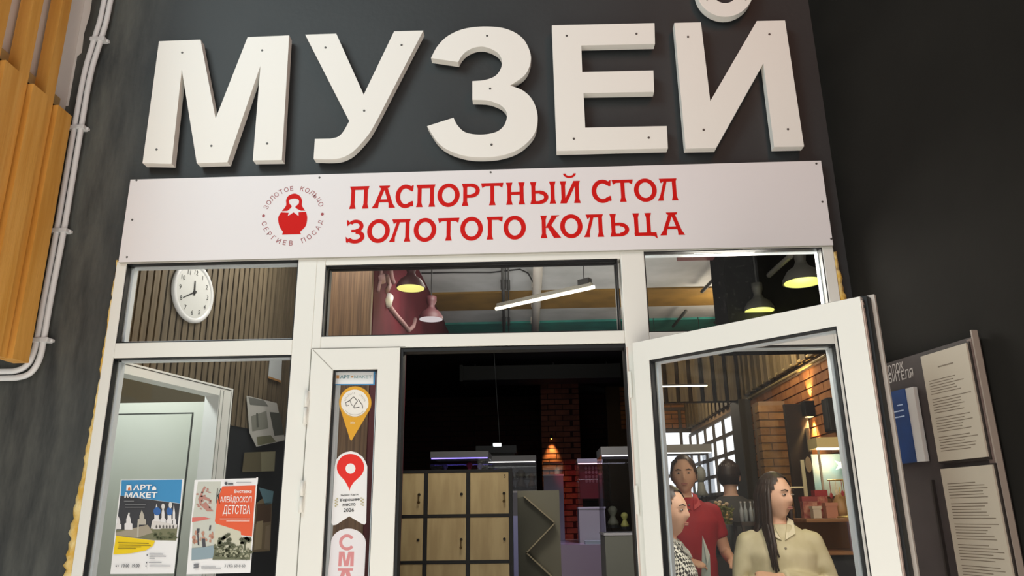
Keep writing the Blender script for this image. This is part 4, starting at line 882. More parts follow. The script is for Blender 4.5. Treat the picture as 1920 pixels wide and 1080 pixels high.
for i in range(ny):
    for j in range(nz):
        y0 = ya+(yb-ya)*i/ny; y1 = ya+(yb-ya)*(i+1)/ny; z0 = za+(zb_-za)*j/nz; z1 = za+(zb_-za)*(j+1)/nz
        build('pane', MB().box(SX-.036, SX-.030, y0+.03, y1-.03, z0+.02, z1-.02), WG, win)
b = MB()
for i in range(ny+1): y = ya+(yb-ya)*i/ny; b.box(SX-.06, SX-.02, y-.03, y+.03, za, zb_)
for j in range(nz+1): z = za+(zb_-za)*j/nz; b.box(SX-.062, SX-.02, ya, yb, z-.02, z+.02)
build('window_frame', b, WF, win)
# brick column of single bricks and the dark pillar beside it
CYB = 3.5
x0, x1 = at(1428, 830, CYB).x, at(1482, 830, CYB).x
colm = build('wall_brick_column', MB().box(x0+.008, x1-.008, CYB+.008, CYB+.20, 0, at(1450, 752, CYB).z), MATS['mortar_tan'], kind='structure', origin=(0, 0, 0))
BB = mat('brown_brick', 'a5804f', .8, col2='886238', scale=6, rnd=.16, bump=.4, bscale=30)
cw_ = x1-x0; full = meshof(MB().box(0, .16, 0, .1, 0, .052), BB); half = meshof(MB().box(0, .075, 0, .1, 0, .052), BB)
for r_ in range(24):
    z = 1.3+r_*.0625
    if z+.05 > at(1450, 752, CYB).z: break
    x = x0-(.085 if r_ % 2 else 0)
    while x < x1-.02:
        if x < x0: piece('brick', half, colm, (x0, CYB-random.random()*.008, z))
        elif x+.16 > x1+.015: piece('brick', half, colm, (x1-.078, CYB-random.random()*.008, z))
        else: piece('brick', full, colm, (x, CYB-random.random()*.008, z))
        x += .1685
q0, q1 = at(1392, 830, 4.9).x, at(1430, 830, 4.9).x
pd_ = build('wall_dark_pillar', MB().box(q0, q1, 4.9, 5.25, 0, at(1405, 748, 4.9).z), mat('dark_pillar', '37301f', .7), kind='structure')
q0, q1 = at(1478, 830, 3.2), at(1521, 830, 3.2); zt_ = at(1500, 757, 3.2).z
t = empty('dark_board', ((q0.x+q1.x)/2, 3.2, 0), label='tall dark brown board with an oval plate beside the brick column', cat='board')
build('board', MB().box(q0.x, q1.x, 3.2, 3.24, 0, zt_), mat('board_dark', '3b332d', .6), t, bevel=.004)
p = at(1516, 871, 3.195); build('oval_plate', MB().add([(p.x+.024*math.cos(R(i*15)), 3.196, p.z+.060*math.sin(R(i*15))) for i in range(24)], [list(range(24))]), mat('plate_cream', 'c9bf9f', .5), t)
p = at(1516, 825, 3.18); build('handle', MB().box(p.x-.008, p.x+.008, 3.165, 3.2, p.z-.09, p.z+.09), mat('handle_pale', 'b39f80', .4), t)
# slatted bulkhead across the back of the shop
zb5 = at(1330, 754, 5.0).z; bl = build('trim_7', MB().box(1.09, SX-.05, 5.02, 5.06, zb5, 3.3), MATS['slat_dark_gap'], kind='structure', origin=(0, 0, 0))
sb5 = meshof(MB().box(0, .082, -.035, 0, zb5+.01, 3.29), SHW); x = 1.10
while x < SX-.08: piece('slat', sb5, bl, (x, 5.02, 0)); x += .125
a, c = at(1228, 725, 4.2), at(1326, 723, 4.2); t = empty('linear_lamp', tuple((a+c)/2), label='thin white tube lamp hanging level in front of the shop slats', cat='lamp')
build('tube', MB().tube([a, c], .006, 8), MATS['tube_glow'], t, smooth=True); build('housing', MB().box(a.x, c.x, 4.195, 4.21, a.z+.006, a.z+.02), BLACK, t)
build('cord', MB().tube([a+V((.03, 0, .02)), V((a.x+.03, a.y, 3.3))], .003, 5).tube([c+V((-.03, 0, .02)), V((c.x-.03, c.y, 3.3))], .003, 5), BLACK, t)
p0, p1, p2 = at(1478, 960, 2.5), at(1479, 910, 2.5), at(1504, 862, 2.5)
t = empty('wire_stand', (p0.x+.04, 2.5, 0), label='pale slender display stand of two posts left of the wooden counter', cat='stand'); PPM = mat('post_cream', 'c9c09c', .4)
build('base', MB().box(p0.x-.02, p2.x+.03, 2.46, 2.56, 0, .9), mat('dark_plinth', '3a3936', .6), t)
build('post', MB().box(p0.x-.006, p0.x+.006, 2.5, 2.512, .9, p1.z), PPM, t); build('post', MB().box(p2.x-.012, p2.x+.012, 2.5, 2.512, .9, p2.z), PPM, t); build('crossbar', MB().box(p0.x, p2.x, 2.502, 2.51, p1.z-.02, p1.z-.008), PPM, t)
# wall sconce with light up and down
p = onr(1533, 767); t = empty('wall_sconce', tuple(p), label='black box sconce lighting the orange bricks up and down', cat='lamp')
build('sconce_body', MB().box(SX-.12, SX-.03, p.y-.06, p.y+.06, p.z-.06, p.z+.06), BLACK, t, bevel=.006); build('wall_plate', MB().box(SX-.035, SX-.02, p.y-.04, p.y+.04, p.z-.05, p.z+.05), BLACK, t)
build('lens', MB().box(SX-.10, SX-.05, p.y-.03, p.y+.03, p.z-.063, p.z-.060).box(SX-.10, SX-.05, p.y-.03, p.y+.03, p.z+.060, p.z+.063), mat('sconce_glow', 'ffd890', .4, emit=5), t)
spot('sconce_down', (SX-.075, p.y, p.z-.07), (SX-.03, p.y, p.z-1), 30, (1, .66, .26), 80, .7); spot('sconce_up', (SX-.075, p.y, p.z+.07), (SX-.03, p.y, p.z+1), 22, (1, .66, .26), 80, .7)
p = onr(1580, 775); t = empty('wall_speaker', tuple(p), label='tall black speaker on the bricks right of the sconce', cat='speaker')
build('cabinet', MB().box(SX-.12, SX-.02, p.y-.05, p.y+.07, p.z-.13, p.z+.11), BLACK, t, bevel=.008); build('grille', MB().box(SX-.121, SX-.119, p.y-.04, p.y+.06, p.z-.11, p.z+.09), mat('grille', '1f1f20', .8), t)
# slanting cable tray under the slats
a, c = onr(1400, 742), onr(1563, 657); t = empty('cable_run', tuple((a+c)/2), label='pale cable run along the bottom of the shop slats', cat='cable')
build('cable', MB().tube([(SX-.06, a.y, a.z), (SX-.06, c.y, a.z)], .014, 8), mat('cable_tan', '9d8a5c', .6), t); build('cable', MB().tube([(SX-.06, a.y, a.z-.07), (SX-.06, c.y, a.z-.07)], .012, 8), mat('cable_tan', '9d8a5c', .6), t)
# lit display canopy with glass case on the wooden shelf unit
UY = 2.0
def U(px, py, y=UY): return at(px, py, y)
ux0, ux1, uz1 = U(1512, 975).x, U(1640, 975).x, U(1560, 972).z
t = empty('wooden_shelf_unit', ((ux0+ux1)/2, UY+.2, 0), label='wooden counter with an open lower shelf and dark base at the right of the shop', cat='counter')
WOODC = mat('counter_wood', '9c6f45', .5, col2='84592f', scale=4, stretch=(1, 8, 8), detail=7)
z2_ = U(1560, 1003).z; z3_ = U(1560, 1034).z
build('top', MB().box(ux0, ux1, UY, UY+.45, uz1-.022, uz1), WOODC, t, bevel=.003)
build('shelf', MB().box(ux0, ux1, UY-.03, UY+.45, z3_-.02, z3_), WOODC, t, bevel=.003); build('back_board', MB().box(ux0, ux1, UY+.40, UY+.45, z3_, uz1-.02), mat('amber_board', 'b98d4a', .5), t)
build('base', MB().box(ux0+.01, ux1, UY+.02, UY+.44, 0, z3_-.02), mat('base_black', '25282b', .5), t)
q_ = U(1590, 1000).x; build('side_panel', MB().box(q_, ux1, UY-.02, UY+.0, z3_, uz1-.02), mat('plum_panel', '6d5560', .5), t)
q0, q1 = at(1530, 820, 2.25), at(1640, 838, 2.25)
t = empty('display_canopy', ((q0.x+q1.x)/2, 2.35, uz1), label='white lit canopy of a small display case on the wooden counter', cat='showcase')
build('canopy', MB().box(q0.x, q1.x, 2.25, 2.42, q1.z, q0.z), mat('canopy_cream', 'd8c48a', .5), t); build('light_strip', MB().box(q0.x, q1.x, 2.249, 2.27, q1.z-.012, q1.z), mat('led_warm', 'fff4d8', .4, emit=3), t)
build('backdrop', MB().box(q0.x+.01, q1.x, 2.41, 2.42, uz1+.14, q1.z-.03), mat('turquoise_print', '86a9a8', .5, col2='b9b08e', scale=5), t)
build('post', MB().box(q0.x, q0.x+.012, 2.25, 2.262, uz1, q1.z).box(q1.x-.012, q1.x, 2.25, 2.262, uz1, q1.z), mat('post_pale', 'b8ad96', .4), t)
build('pane', MB().box(q0.x, q1.x, 2.252, 2.255, uz1, q1.z), CASEGLASS, t)
point('canopy_light', (q0.x+.1, 2.3, q1.z-.08), 1.6, (1, .9, .72), .03)
p = at(1592, 978, 2.1); p.z = uz1
t = empty('jewellery_stand', tuple(p), label='brass jewellery stand on a round base hung with pendants, on the wooden counter', cat='stand')
GOLD = mat('gold', 'c8ae68', .3, .7)
build('base', MB().lathe(p, [(0, 0), (.07, 0), (.068, .012), (0, .016)], 24), GOLD, t, smooth=True); zt2 = at(1580, 900, 2.1).z
build('pole', MB().tube([p+V((0, 0, .01)), V((p.x, p.y, zt2))], .006, 8), GOLD, t); build('crossbar', MB().tube([(p.x-.10, p.y, zt2), (p.x+.10, p.y, zt2)], .005, 8), GOLD, t)
for i in range(6):
    x = p.x-.09+i*.036; L_ = .05+.05*random.random()
    build('pendant', MB().tube([(x, p.y-.006, zt2), (x, p.y-.006, zt2-L_)], .002, 5).ell((x, p.y-.006, zt2-L_-.015), .010, .004, .018, n=10, m=6), mat(('pend_a', 'pend_b')[i % 2], ('9c3030', 'd8c9a8')[i % 2], .4), t)
p = at(1574, 925, 2.18); t = empty('wooden_pear', (p.x, p.y, uz1), label='tan pear-shaped ornament standing behind the jewellery stand', cat='ornament')
build('pear', MB().lathe((p.x, p.y, uz1), [(0, 0), (.05, .01), (.062, .05), (.045, .10), (.024, .14), (0, .16)], 16), mat('tan_wood', 'a8814e', .5), t, smooth=True); build('stalk', MB().tube([(p.x, p.y, uz1+.155), (p.x+.01, p.y, uz1+.19)], .004, 6), GOLD, t)
p = at(1578, 872, 2.36); t = empty('paper_star', tuple(p), label='white paper star hanging in front of the turquoise backdrop', cat='ornament')
st_ = [(p.x+(.05 if i % 2 == 0 else .018)*math.cos(R(i*36)), p.y, p.z+(.05 if i % 2 == 0 else .018)*math.sin(R(i*36))) for i in range(10)]
build('star', MB().prism(st_, (0, .006, 0)), WHITE, t); build('thread', MB().tube([p+V((0, 0, .05)), p+V((0, 0, .16))], .0015, 5), WHITE, t)
for i_, (px, h, wv, col, lab) in enumerate(((1522, .13, .09, '8d3a35', 'red patterned gift box leftmost on the wooden counter'), (1545, .17, .075, '9b2c2c', 'tall red gift box, second from left on the wooden counter'), (1562, .09, .07, 'b77c62', 'small pinkish gift box beside the jewellery stand'), (1534, .07, .05, 'c9b9a2', 'small cream box in front of the red gift boxes'))):
    p = at(px, 970, (2.14, 2.22, 2.10, 2.04)[i_]); t = empty('gift_box', (p.x, p.y, uz1), label=lab, cat='box'); t['group'] = 'boxes on the wooden counter'
    build('box', MB().box(p.x-wv/2, p.x+wv/2, p.y, p.y+.06, uz1, uz1+h), mat('box_'+col, col, .5, col2='c08a70' if i_ < 2 else None, scale=30), t, bevel=.003); build('lid', MB().box(p.x-wv/2-.003, p.x+wv/2+.003, p.y-.003, p.y+.063, uz1+h*.8, uz1+h+.003), mat('boxlid_'+col, col, .5), t)
# tall glass showcase with lit header at the left of the leaf
k_ = sc(1236, 1340, 833, 848, 1045, 4.7, .45); showcase('tall glass showcase with pale lit header behind the man in red', zb=0, **k_, cap=mat('cap_shop', '9c9a92', .5), led='fbfaf2', le=2.6, plinth=mat('plinth_shop', '6d665c', .5))
t = empty('mannequin_head', tuple(at(1313, 935, 4.9)), label='pale mannequin head on a stand inside the tall shop showcase', cat='mannequin')
p = at(1313, 890, 4.9); build('head', MB().ell(p, .055, .065, .085), mat('mannequin', 'c9c8b6', .5), t, smooth=True); build('neck', MB().lathe(p-V((0, 0, .2)), [(.07, 0), (.04, .05), (.03, .13)], 12), MATS['mannequin'], t, smooth=True); build('rod', MB().tube([p-V((0, 0, .2)), V((p.x, p.y, k_['zg']))], .01, 8), BLACK, t)
# flowers in a dark bucket on a plinth, bottles on a side table
p = at(1360, 1040, 3.35)
t = empty('flower_plinth', (p.x, p.y, 0), label='dark plinth under the bucket of yellow flowers', cat='plinth'); build('plinth', MB().box(p.x-.085, p.x+.085, p.y-.085, p.y+.085, 0, p.z-.01), mat('dark_plinth', '3a3936', .6), t, bevel=.004); build('plinth_top', MB().box(p.x-.09, p.x+.09, p.y-.09, p.y+.09, p.z-.012, p.z), BLACK, t)
t = empty('flower_bucket', tuple(p), label='dark grey bucket of yellow and green flowers between the man in red and the woman', cat='flowers')
hb = at(1360, 983, 3.35).z-p.z
build('bucket', MB().lathe(p, [(0, 0), (.065, 0), (.080, hb), (.074, hb), (.06, .01), (0, .012)], 24, cap=False), mat('bucket_grey', '474b49', .45), t, smooth=True); build('rim', MB().lathe(p, [(.078, hb-.008), (.085, hb-.008), (.085, hb), (.078, hb)], 24, cap=False), mat('bucket_rim', '6b6e6a', .4), t)
b = MB(); fl = MB(); 
for i in range(80):
    a = random.uniform(0, 6.283); rr = random.uniform(.01, .11); hh = hb+random.uniform(.02, .17)
    e = p+V((rr*math.cos(a), rr*math.sin(a), hh)); b.tube([p+V((rr*.4*math.cos(a), rr*.4*math.sin(a), hb-.03)), e], .003, 4)
    b.ell(e+V((random.uniform(-.02, .02), 0, -.03)), .022, .006, .009, Matrix.Rotation(random.uniform(0, 3), 3, 'Y'), 6, 4)
    if i % 2: fl.ell(e, .016, .016, .012, n=8, m=5)
o = build('stems_and_leaves', b, mat('leaf_green', '6f7536', .6), t); o['kind'] = 'stuff'; o = build('blossoms', fl, mat('blossom_yellow', 'd0a03a', .6, col2='d9c7a8', scale=9), t); o['kind'] = 'stuff'
p = at(1402, 978, 3.1); t = empty('side_table', (p.x, p.y+.1, 0), label='dark side table carrying clear bottles behind the woman', cat='table'); build('tabletop', MB().box(p.x-.06, p.x+.14, p.y-.05, p.y+.22, p.z-.03, p.z), mat('table_dark', '4a4037', .5), t)
for sx_ in (-.055, .12):
    for sy_ in (-.04, .2): build('leg', MB().box(p.x+sx_, p.x+sx_+.02, p.y+sy_, p.y+sy_+.02, 0, p.z-.03), mat('table_dark', '4a4037', .5), t)
for i in range(4):
    x = p.x-.04+i*.036; y = p.y+.02*(i % 2); t = empty('clear_bottle', (x, y, p.z), label=''+('leftmost small', 'second small', 'third small', 'rightmost small')[i]+' clear bottle on the dark side table behind the woman', cat='bottle', group='clear bottles on the side table')
    build('glass', MB().lathe((x, y, p.z), [(0, 0), (.014, 0), (.015, .08), (.006, .11), (.006, .135), (0, .135)], 12), mat('bottle_pale', 'b9c4c6', .15), t, smooth=True); build('cap', MB().lathe((x, y, p.z+.134), [(.007, 0), (.007, .012), (0, .012)], 8), mat('cap_white', 'dcdcdc', .5), t)
point('shop_fill', (.85, .4, 2.5), 30, (1, .95, .84), .2); point('shop_fill', (1.62, .34, 2.25), 20, (1, .95, .84), .2); point('shop_fill', (1.75, 3.3, 3.0), 24, (1, .86, .66), .15); point('shop_fill', (1.5, 6.5, 3.0), 20, (1, .86, .66), .15)  # unseen fill points; the front two added to light the woman

# ------------------------------------------------------------------ information board on the right wall
nb_n = wn
bo = V((CX, CY, 0))
def onb(px, py, d=.0): return atp(px, py, bo+nb_n*d, nb_n)
tt = lambda p: (p-bo).dot(wd)
T_R = tt(onb(1822, 632, .03)); zT = onb(1795, 640, .03).z
ib = empty('information_board', tuple(bo+wd*(T_R-.3)+V((0, 0, .9))), label='dark brown information board with pockets and a pale metal edge on the black right wall', cat='notice board')
BRN = mat('board_brown', '443b3a', .6, col2='3a3231', scale=5)
build('panel', MB().obox(bo, wd, nb_n, (0, 0, 1), T_R-.62, T_R, .004, .03, .9, zT), BRN, ib)
build('edge_profile', MB().obox(bo, wd, nb_n, (0, 0, 1), T_R, T_R+.006, .012, .032, .9, zT+.02), mat('edge_pale', '978a80', .4), ib); build('edge_side', MB().obox(bo, wd, nb_n, (0, 0, 1), T_R-.02, T_R, .03, .0335, .9, zT-.005), mat('edge_brown', '6c5a54', .5), ib)
tA = tt(onb(1655, 700, .03)); 
lines = (('УГОЛОК', 1655, 706, 1694, 688), ('ПОТРЕБИТЕЛЯ', 1655-24, 729, 1713, 704))
PLQ = mat('letter_pale', 'b3aba6', .5)
for body, xa_, ya_, xb2, yb2 in lines:
    A1 = onb(xa_, ya_, .031); B1 = onb(xb2, yb2, .031)
    build('lettering', text(body, A1+nb_n*.0, wd, V((0, 0, 1)), width=(B1-A1).length, height=.032, bold=.01), PLQ, ib)
def doc(label, pts, hdr, n):
    P_ = [onb(a, c, .045) for a, c in pts]; ts = [tt(p) for p in P_]; t0, t1 = (ts[0]+ts[3])/2, (ts[1]+ts[2])/2; zt_ = (P_[0].z+P_[1].z)/2; zb2 = (P_[2].z+P_[3].z)/2
    r = empty('document_sheet', tuple(bo+wd*((t0+t1)/2)+nb_n*.04+V((0, 0, zb2))), label=label, cat='document'); r['group'] = 'framed documents on the information board'
    build('holder', MB().obox(bo, wd, nb_n, (0, 0, 1), t0-.006, t1+.006, .03, .038, zb2-.008, zt_+.004), mat('holder_dark', '2d2725', .4), r)
    build('paper', MB().obox(bo, wd, nb_n, (0, 0, 1), t0, t1, .038, .044, zb2, zt_), mat('paper_beige', 'b5aa9a', .5), r)
    b = MB(); z = zt_-.045; W_ = t1-t0
    if hdr: b.obox(bo, wd, nb_n, (0, 0, 1), t0+W_*.35, t0+W_*.68, .044, .0445, zt_-.05, zt_-.046); z = zt_-.085
    i = 0
    while z > zb2+.02:
        if i % 7 != 6: b.obox(bo, wd, nb_n, (0, 0, 1), t0+W_*.1, t0+W_*random.uniform(.6, .93), .044, .0445, z-.0022, z)
        z -= .0085; i += 1
    o = build('printed_lines', b, mat('line_grey', '75685a', .6), r); o['kind'] = 'stuff'; return t0, t1
d0, d1_ = doc('framed printed document with a short heading, upper one on the information board', [(1724, 668), (1811, 644), (1850, 858), (1760, 864)], True, 1)
P_ = [onb(a, c, .045) for a, c in ((1762, 875), (1856, 873))]
doc('framed printed document without heading, lower one on the information board', [(1762, 877), (1857, 874), (1905, 1100), (1800, 1100)], False, 2)
Pb = [onb(a, c, .05) for a, c in ((1640, 737), (1712, 731), (1735, 868), (1660, 869))]
t0, t1 = tt(Pb[0]), (tt(Pb[1])+tt(Pb[2]))/2; zt_, zb2 = (Pb[0].z+Pb[1].z)/2, (Pb[2].z+Pb[3].z)/2
bk = empty('blue_booklet', tuple(bo+wd*((t0+t1)/2)+nb_n*.05+V((0, 0, zb2))), label='blue booklet with white pages in a pocket of the information board', cat='booklet')
tm = t0+(t1-t0)*.80
build('cover', MB().obox(bo, wd, nb_n, (0, 0, 1), t0, tm, .034, .052, zb2, zt_), mat('cover_blue', '12376e', .5, col2='0f2c58', scale=6), bk); build('pages', MB().obox(bo, wd, nb_n, (0, 0, 1), tm, t1, .034, .048, zb2, zt_), mat('pages_white', 'bdb8b5', .6), bk)
for zz_, w_ in ((.80, .3), (.72, .5), (.64, .75)): build('cover_line', MB().obox(bo, wd, nb_n, (0, 0, 1), tm-(tm-t0)*w_*.7-.015, tm-.02, .052, .0525, zb2+(zt_-zb2)*zz_-.004, zb2+(zt_-zb2)*zz_), mat('cover_ink', 'a9b9d4', .5), bk)
Pp = onb(1752, 900, .03); b = MB().obox(bo, wd, nb_n, (0, 0, 1), tt(Pp)-.008, tt(Pp), .03, .04, .95, Pp.z+.0)
build('pocket_divider', b, mat('holder_dark', '2d2725', .4), ib)

# ------------------------------------------------------------------ people in the shop
SKIN = mat('skin', 'dcb296', .55, col2='d2a386', scale=6); HAIRD = mat('hair_dark', '2b211c', .45, col2='3c2d25', scale=20, stretch=(4, 4, .5)); LIP = mat('lips', 'b57a6c', .45); EYEW = mat('eye_white', 'c9c0b6', .3); IRIS = mat('iris', '2a1d14', .3)
def loft(b, secs, n=20):
    """closed tube through elliptical sections (centre, rx, ry)"""
    vs = []; fs = []
    for c, rx, ry in secs: vs += [V(c)+V((rx*math.cos(2*math.pi*k/n), ry*math.sin(2*math.pi*k/n), 0)) for k in range(n)]
    for i in range(len(secs)-1):
        for k in range(n): fs.append((i*n+k, i*n+(k+1) % n, (i+1)*n+(k+1) % n, (i+1)*n+k))
    fs.append(list(range(n-1, -1, -1))); fs.append([len(vs)-n+k for k in range(n)]); return b.add(vs, fs)
def head_pt(th, ph):
    """unit head, faces -Y, height .23; th azimuth from the face, ph polar from the crown"""
    x = math.sin(ph)*math.sin(th); y = -math.sin(ph)*math.cos(th); z = math.cos(ph)
    X, Yv, Z = x*.076, y*(.098 if y > 0 else .092), z*.118
    if Z < 0: k = 1-.42*(-Z/.118)**1.5; X *= k; Yv *= (1-.10*(-Z/.118)) if y < 0 else (1-.55*(-Z/.118))
    if y < 0:
        g = lambda cx, cz, sx, sz: math.exp(-((X-cx)/sx)**2-((Z-cz)/sz)**2)
        d = .020*g(0, -.022, .012, .016)+.012*g(0, .004, .009, .022)-.010*g(.032, .010, .016, .011)-.010*g(-.032, .010, .016, .011)+.005*g(0, .030, .05, .010)+.004*g(0, -.058, .022, .010)-.004*g(0, -.044, .02, .006)+.008*g(0, -.098, .022, .016)+.004*g(.04, -.03, .02, .02)+.004*g(-.04, -.03, .02, .02)
        Yv -= d
    return V((X, Yv, Z))
def head_mesh(b, c, Rm, s, nt=44, np_=32):
    vs = []; fs = []
    for i in range(np_+1):
        for k in range(nt): vs.append(c+Rm @ (head_pt(2*math.pi*k/nt, math.pi*i/np_)*s))
    for i in range(np_):
        for k in range(nt): fs.append((i*nt+k, (i+1)*nt+k, (i+1)*nt+(k+1) % nt, i*nt+(k+1) % nt))
    return b.add(vs, fs)
def hand(b, wr, d, up, s, curl=.5):
    """palm with four unequal bent fingers and a thumb; d along the hand, up = back of the hand"""
    d = d.normalized(); up = (up-d*up.dot(d)).normalized(); sd = d.cross(up); M = Matrix((sd, d, up)).transposed()
    b.ell(wr+d*.045*s, .037*s, .052*s, .015*s, M, 12, 8)
    for i, L_ in enumerate((.066, .078, .073, .056)):
        o = wr+d*.085*s+sd*(-.027+.018*i)*s; p1 = o+(d*.9-up*.2*curl)*L_*.45*s; p2 = p1+(d*.7-up*.9*curl)*L_*.32*s; p3 = p2+(d*.35-up*1.3*curl)*L_*.25*s
        b.tube([o-d*.02*s, o, p1, p2, p3], [.0085*s, .009*s, .0085*s, .008*s, .006*s], 8)
    o = wr+d*.025*s-sd*.03*s; b.tube([o, o+(d*.5-sd*.6-up*.25)*.04*s, o+(d*.85-sd*.65-up*.5)*.066*s, o+(d*1.05-sd*.45-up*.7)*.08*s], [.012*s, .011*s, .010*s, .007*s], 8)
def fuse(name, b, m, root, vox, smooth=3, **k):
    o = build(name, b, m, root, smooth=True, **k)
    r = o.modifiers.new('r', 'REMESH'); r.mode = 'VOXEL'; r.voxel_size = vox; r.use_smooth_shade = True
    sm = o.modifiers.new('s', 'SMOOTH'); sm.iterations = smooth; sm.factor = .5
    dg = bpy.context.evaluated_depsgraph_get(); dg.update(); me = bpy.data.meshes.new_from_object(o.evaluated_get(dg))
    o.modifiers.clear(); old = o.data; o.data = me; bpy.data.meshes.remove(old)
    me.materials.clear(); me.materials.append(m); me.polygons.foreach_set('use_smooth', [True]*len(me.polygons)); return o
def person(label, pos, H, rot, hrot, arms, shirt, pants, sleeve, hair, htilt=0., wide=1., collar=None, skin=None, hairmat=None, headoff=(0, 0), group=None, vox=.0075, buttons=False):
    s = H/1.65; root = empty('person', pos, rot, label=label, cat='person'); Mw = Matrix.Translation(V(pos)) @ Matrix.Rotation(rot, 4, 'Z')
    W = lambda p: Mw @ (V(p)*s); skin = skin or SKIN; hairmat = hairmat or HAIRD
    hc = V((headoff[0], -.018+headoff[1], 1.53)); Rl = Matrix.Rotation(hrot, 3, 'Z') @ Matrix.Rotation(htilt, 3, 'X')
    def world(b): b.v = [W(p) for p in b.v]; return b
    def torso(b, e=0., z0=.80, neck=True):
        secs = [((0, .0, .80), .155+e, .105+e), ((0, 0, .90), .165+e, .115+e), ((0, 0, 1.00), .145*wide+e, .10+e), ((0, -.005, 1.06), .135*wide+e, .095+e), ((0, -.01, 1.16), .15*wide+e, .108+e), ((0, -.008, 1.25), .165*wide+e, .112+e), ((0, 0, 1.31), .150*wide+e, .092+e), ((0, .004, 1.355), .112*wide+e, .072+e), ((0, .004, 1.395), .066+e, .056+e)]
        return loft(b, [q for q in secs if q[0][2] >= z0])
    def armset(b, e=0., upto=9.):
        for sd, (el, wr) in zip((-1, 1), arms):
            sh = V((sd*.152*wide, .0, 1.300)); el = V(el); wr = V(wr)
            pts = [sh+V((-sd*.05, 0, .018)), sh, sh.lerp(el, .5), el, el.lerp(wr, .45), wr]; rad = [.050, .050, .044, .038, .036, .026]
            if upto < 1: pts = pts[:3]; rad = rad[:3]; pts[2] = sh.lerp(el, .62)
            elif upto < 2: pts[-1] = el.lerp(wr, .92); rad[-1] = .034
            b.tube(pts, [r+e for r in rad], 14)
            b.ell(sh, .050+e, .050+e, .050+e)
    def legs(b, e=0., z1=.0):
        for sd in (-1, 1): b.tube([(sd*.08, 0, .90), (sd*.088, 0, .80), (sd*.092, -.005, .62), (sd*.094, 0, .47), (sd*.095, .012, .33), (sd*.096, .01, .10)], [.09+e, .088+e, .07+e, .055+e, .052+e, .036+e*1.6], 14)
    b = MB(); torso(b, -.004); armset(b, -.002); legs(b, -.002)
    b.tube([(0, .01, 1.34), (0, .006, 1.40), tuple(hc+V((0, .022, -.07))), tuple(hc+V((0, .02, -.02)))], [.062, .050, .047, .05], 16)
    for sd in (-1, 1): b.ell((sd*.096, -.045, .035), .042, .115, .035); b.tube([(sd*.096, .01, .12), (sd*.096, .0, .04)], [.036, .036], 10)
    for sd, (el, wr) in zip((-1, 1), arms): el = V(el); wr = V(wr); hand(b, wr-(wr-el).normalized()*.015, wr-el, V((0, -.6, 1)), 1.)
    hb = MB(); head_mesh(hb, V((0, 0, 0)), Matrix.Identity(3), 1.)
    for sd in (-1, 1): hb.ell((sd*.076, .012, -.008), .008, .018, .030)
    b.add([hc+Rl @ p for p in hb.v], hb.f)
    fuse('body', world(b), skin, root, vox*s, 2)
    Hd = lambda p: W(hc+Rl @ V(p))
    for sd in (-1, 1):
        eb = MB(); c0 = V((sd*.0315, -.0845, .009)); eb.ell(c0, .0125, .0058, .0048, n=12, m=8); ib_ = MB(); ib_.ell(c0+V((0, -.0042, 0)), .0058, .0025, .0049, n=10, m=6)
        eb.v = [Hd(p) for p in eb.v]; ib_.v = [Hd(p) for p in ib_.v]; eo = build('eye', eb, EYEW, root, smooth=True); build('iris', ib_, IRIS, eo, smooth=True)
        bb = MB().tube([(sd*.014, -.0965, .028), (sd*.033, -.0945, .033), (sd*.050, -.082, .028)], [.003, .0035, .002], 6); bb.v = [Hd(p) for p in bb.v]; build('eyebrow', bb, hairmat, root, smooth=True)
    lb_ = MB().ell((0, -.0885, -.053), .022, .005, .0038, n=12, m=6).ell((0, -.0880, -.0605), .019, .0055, .0045, n=12, m=6); lb_.v = [Hd(p) for p in lb_.v]; build('lips', lb_, LIP, root, smooth=True)
    # shirt
    b = MB(); torso(b, .013, .80); armset(b, .010, {'short': .5, 'long': 1.5}[sleeve])
    so = fuse('shirt', world(b), shirt, root, .011*s, 4)
    if collar:
        cb = MB()
        for sd in (-1, 1): cb.add([(sd*.055, .03, 1.425), (sd*.075, -.02, 1.405), (sd*.065, -.085, 1.345), (sd*.008, -.108, 1.315), (sd*.03, -.06, 1.385), (sd*.052, -.01, 1.42)], [(0, 1, 2, 3, 4, 5)] if sd > 0 else [(5, 4, 3, 2, 1, 0)])
        co = build('collar', world(cb), collar, so); sm = co.modifiers.new('t', 'SOLIDIFY'); sm.thickness = .006
    if buttons:
        bb = MB()
        for i in range(6): bb.ell((0.004, -.124+(.004*i if i > 2 else 0), 1.28-i*.06), .006, .003, .006, n=8, m=5)
        build('buttons', world(bb), mat('button', '8e866f', .4), so)['kind'] = 'stuff'
    b = MB(); legs(b, .012); loft(b, [((0, 0, .78), .15, .10), ((0, 0, .90), .17, .125), ((0, 0, .98), .158*wide, .115)])
    fuse('trousers', world(b), pants, root, .013*s, 3)
    b = MB()
    for sd in (-1, 1): b.ell((sd*.096, -.045, .034), .050, .125, .036)
    b.v = [W(V((p.x, p.y, max(p.z, 0)))) for p in b.v]; build('shoes', b, BLACK, root, smooth=True)
    # hair
    b = MB(); nt, np_ = 40, 26; vs = []; ok = []
    for i in range(np_+1):
        for k in range(nt):
            th = 2*math.pi*k/nt; ph = math.pi*i/np_; p = head_pt(th, ph); face = math.cos(th)
            hl = .082-.075*max(0, min(1, (abs(math.sin(th))-.50)/.42)) if face > 0 else (-.075 if hair != 'short' else -.06)
            if face > 0 and abs(math.sin(th)) > .93: hl = -.03
            vs.append(p*1.085+V((0, .004, .004))); ok.append(p.z > hl)
    fs = [(i*nt+k, (i+1)*nt+k, (i+1)*nt+(k+1) % nt, i*nt+(k+1) % nt) for i in range(np_) for k in range(nt) if ok[i*nt+k] and ok[(i+1)*nt+(k+1) % nt]]
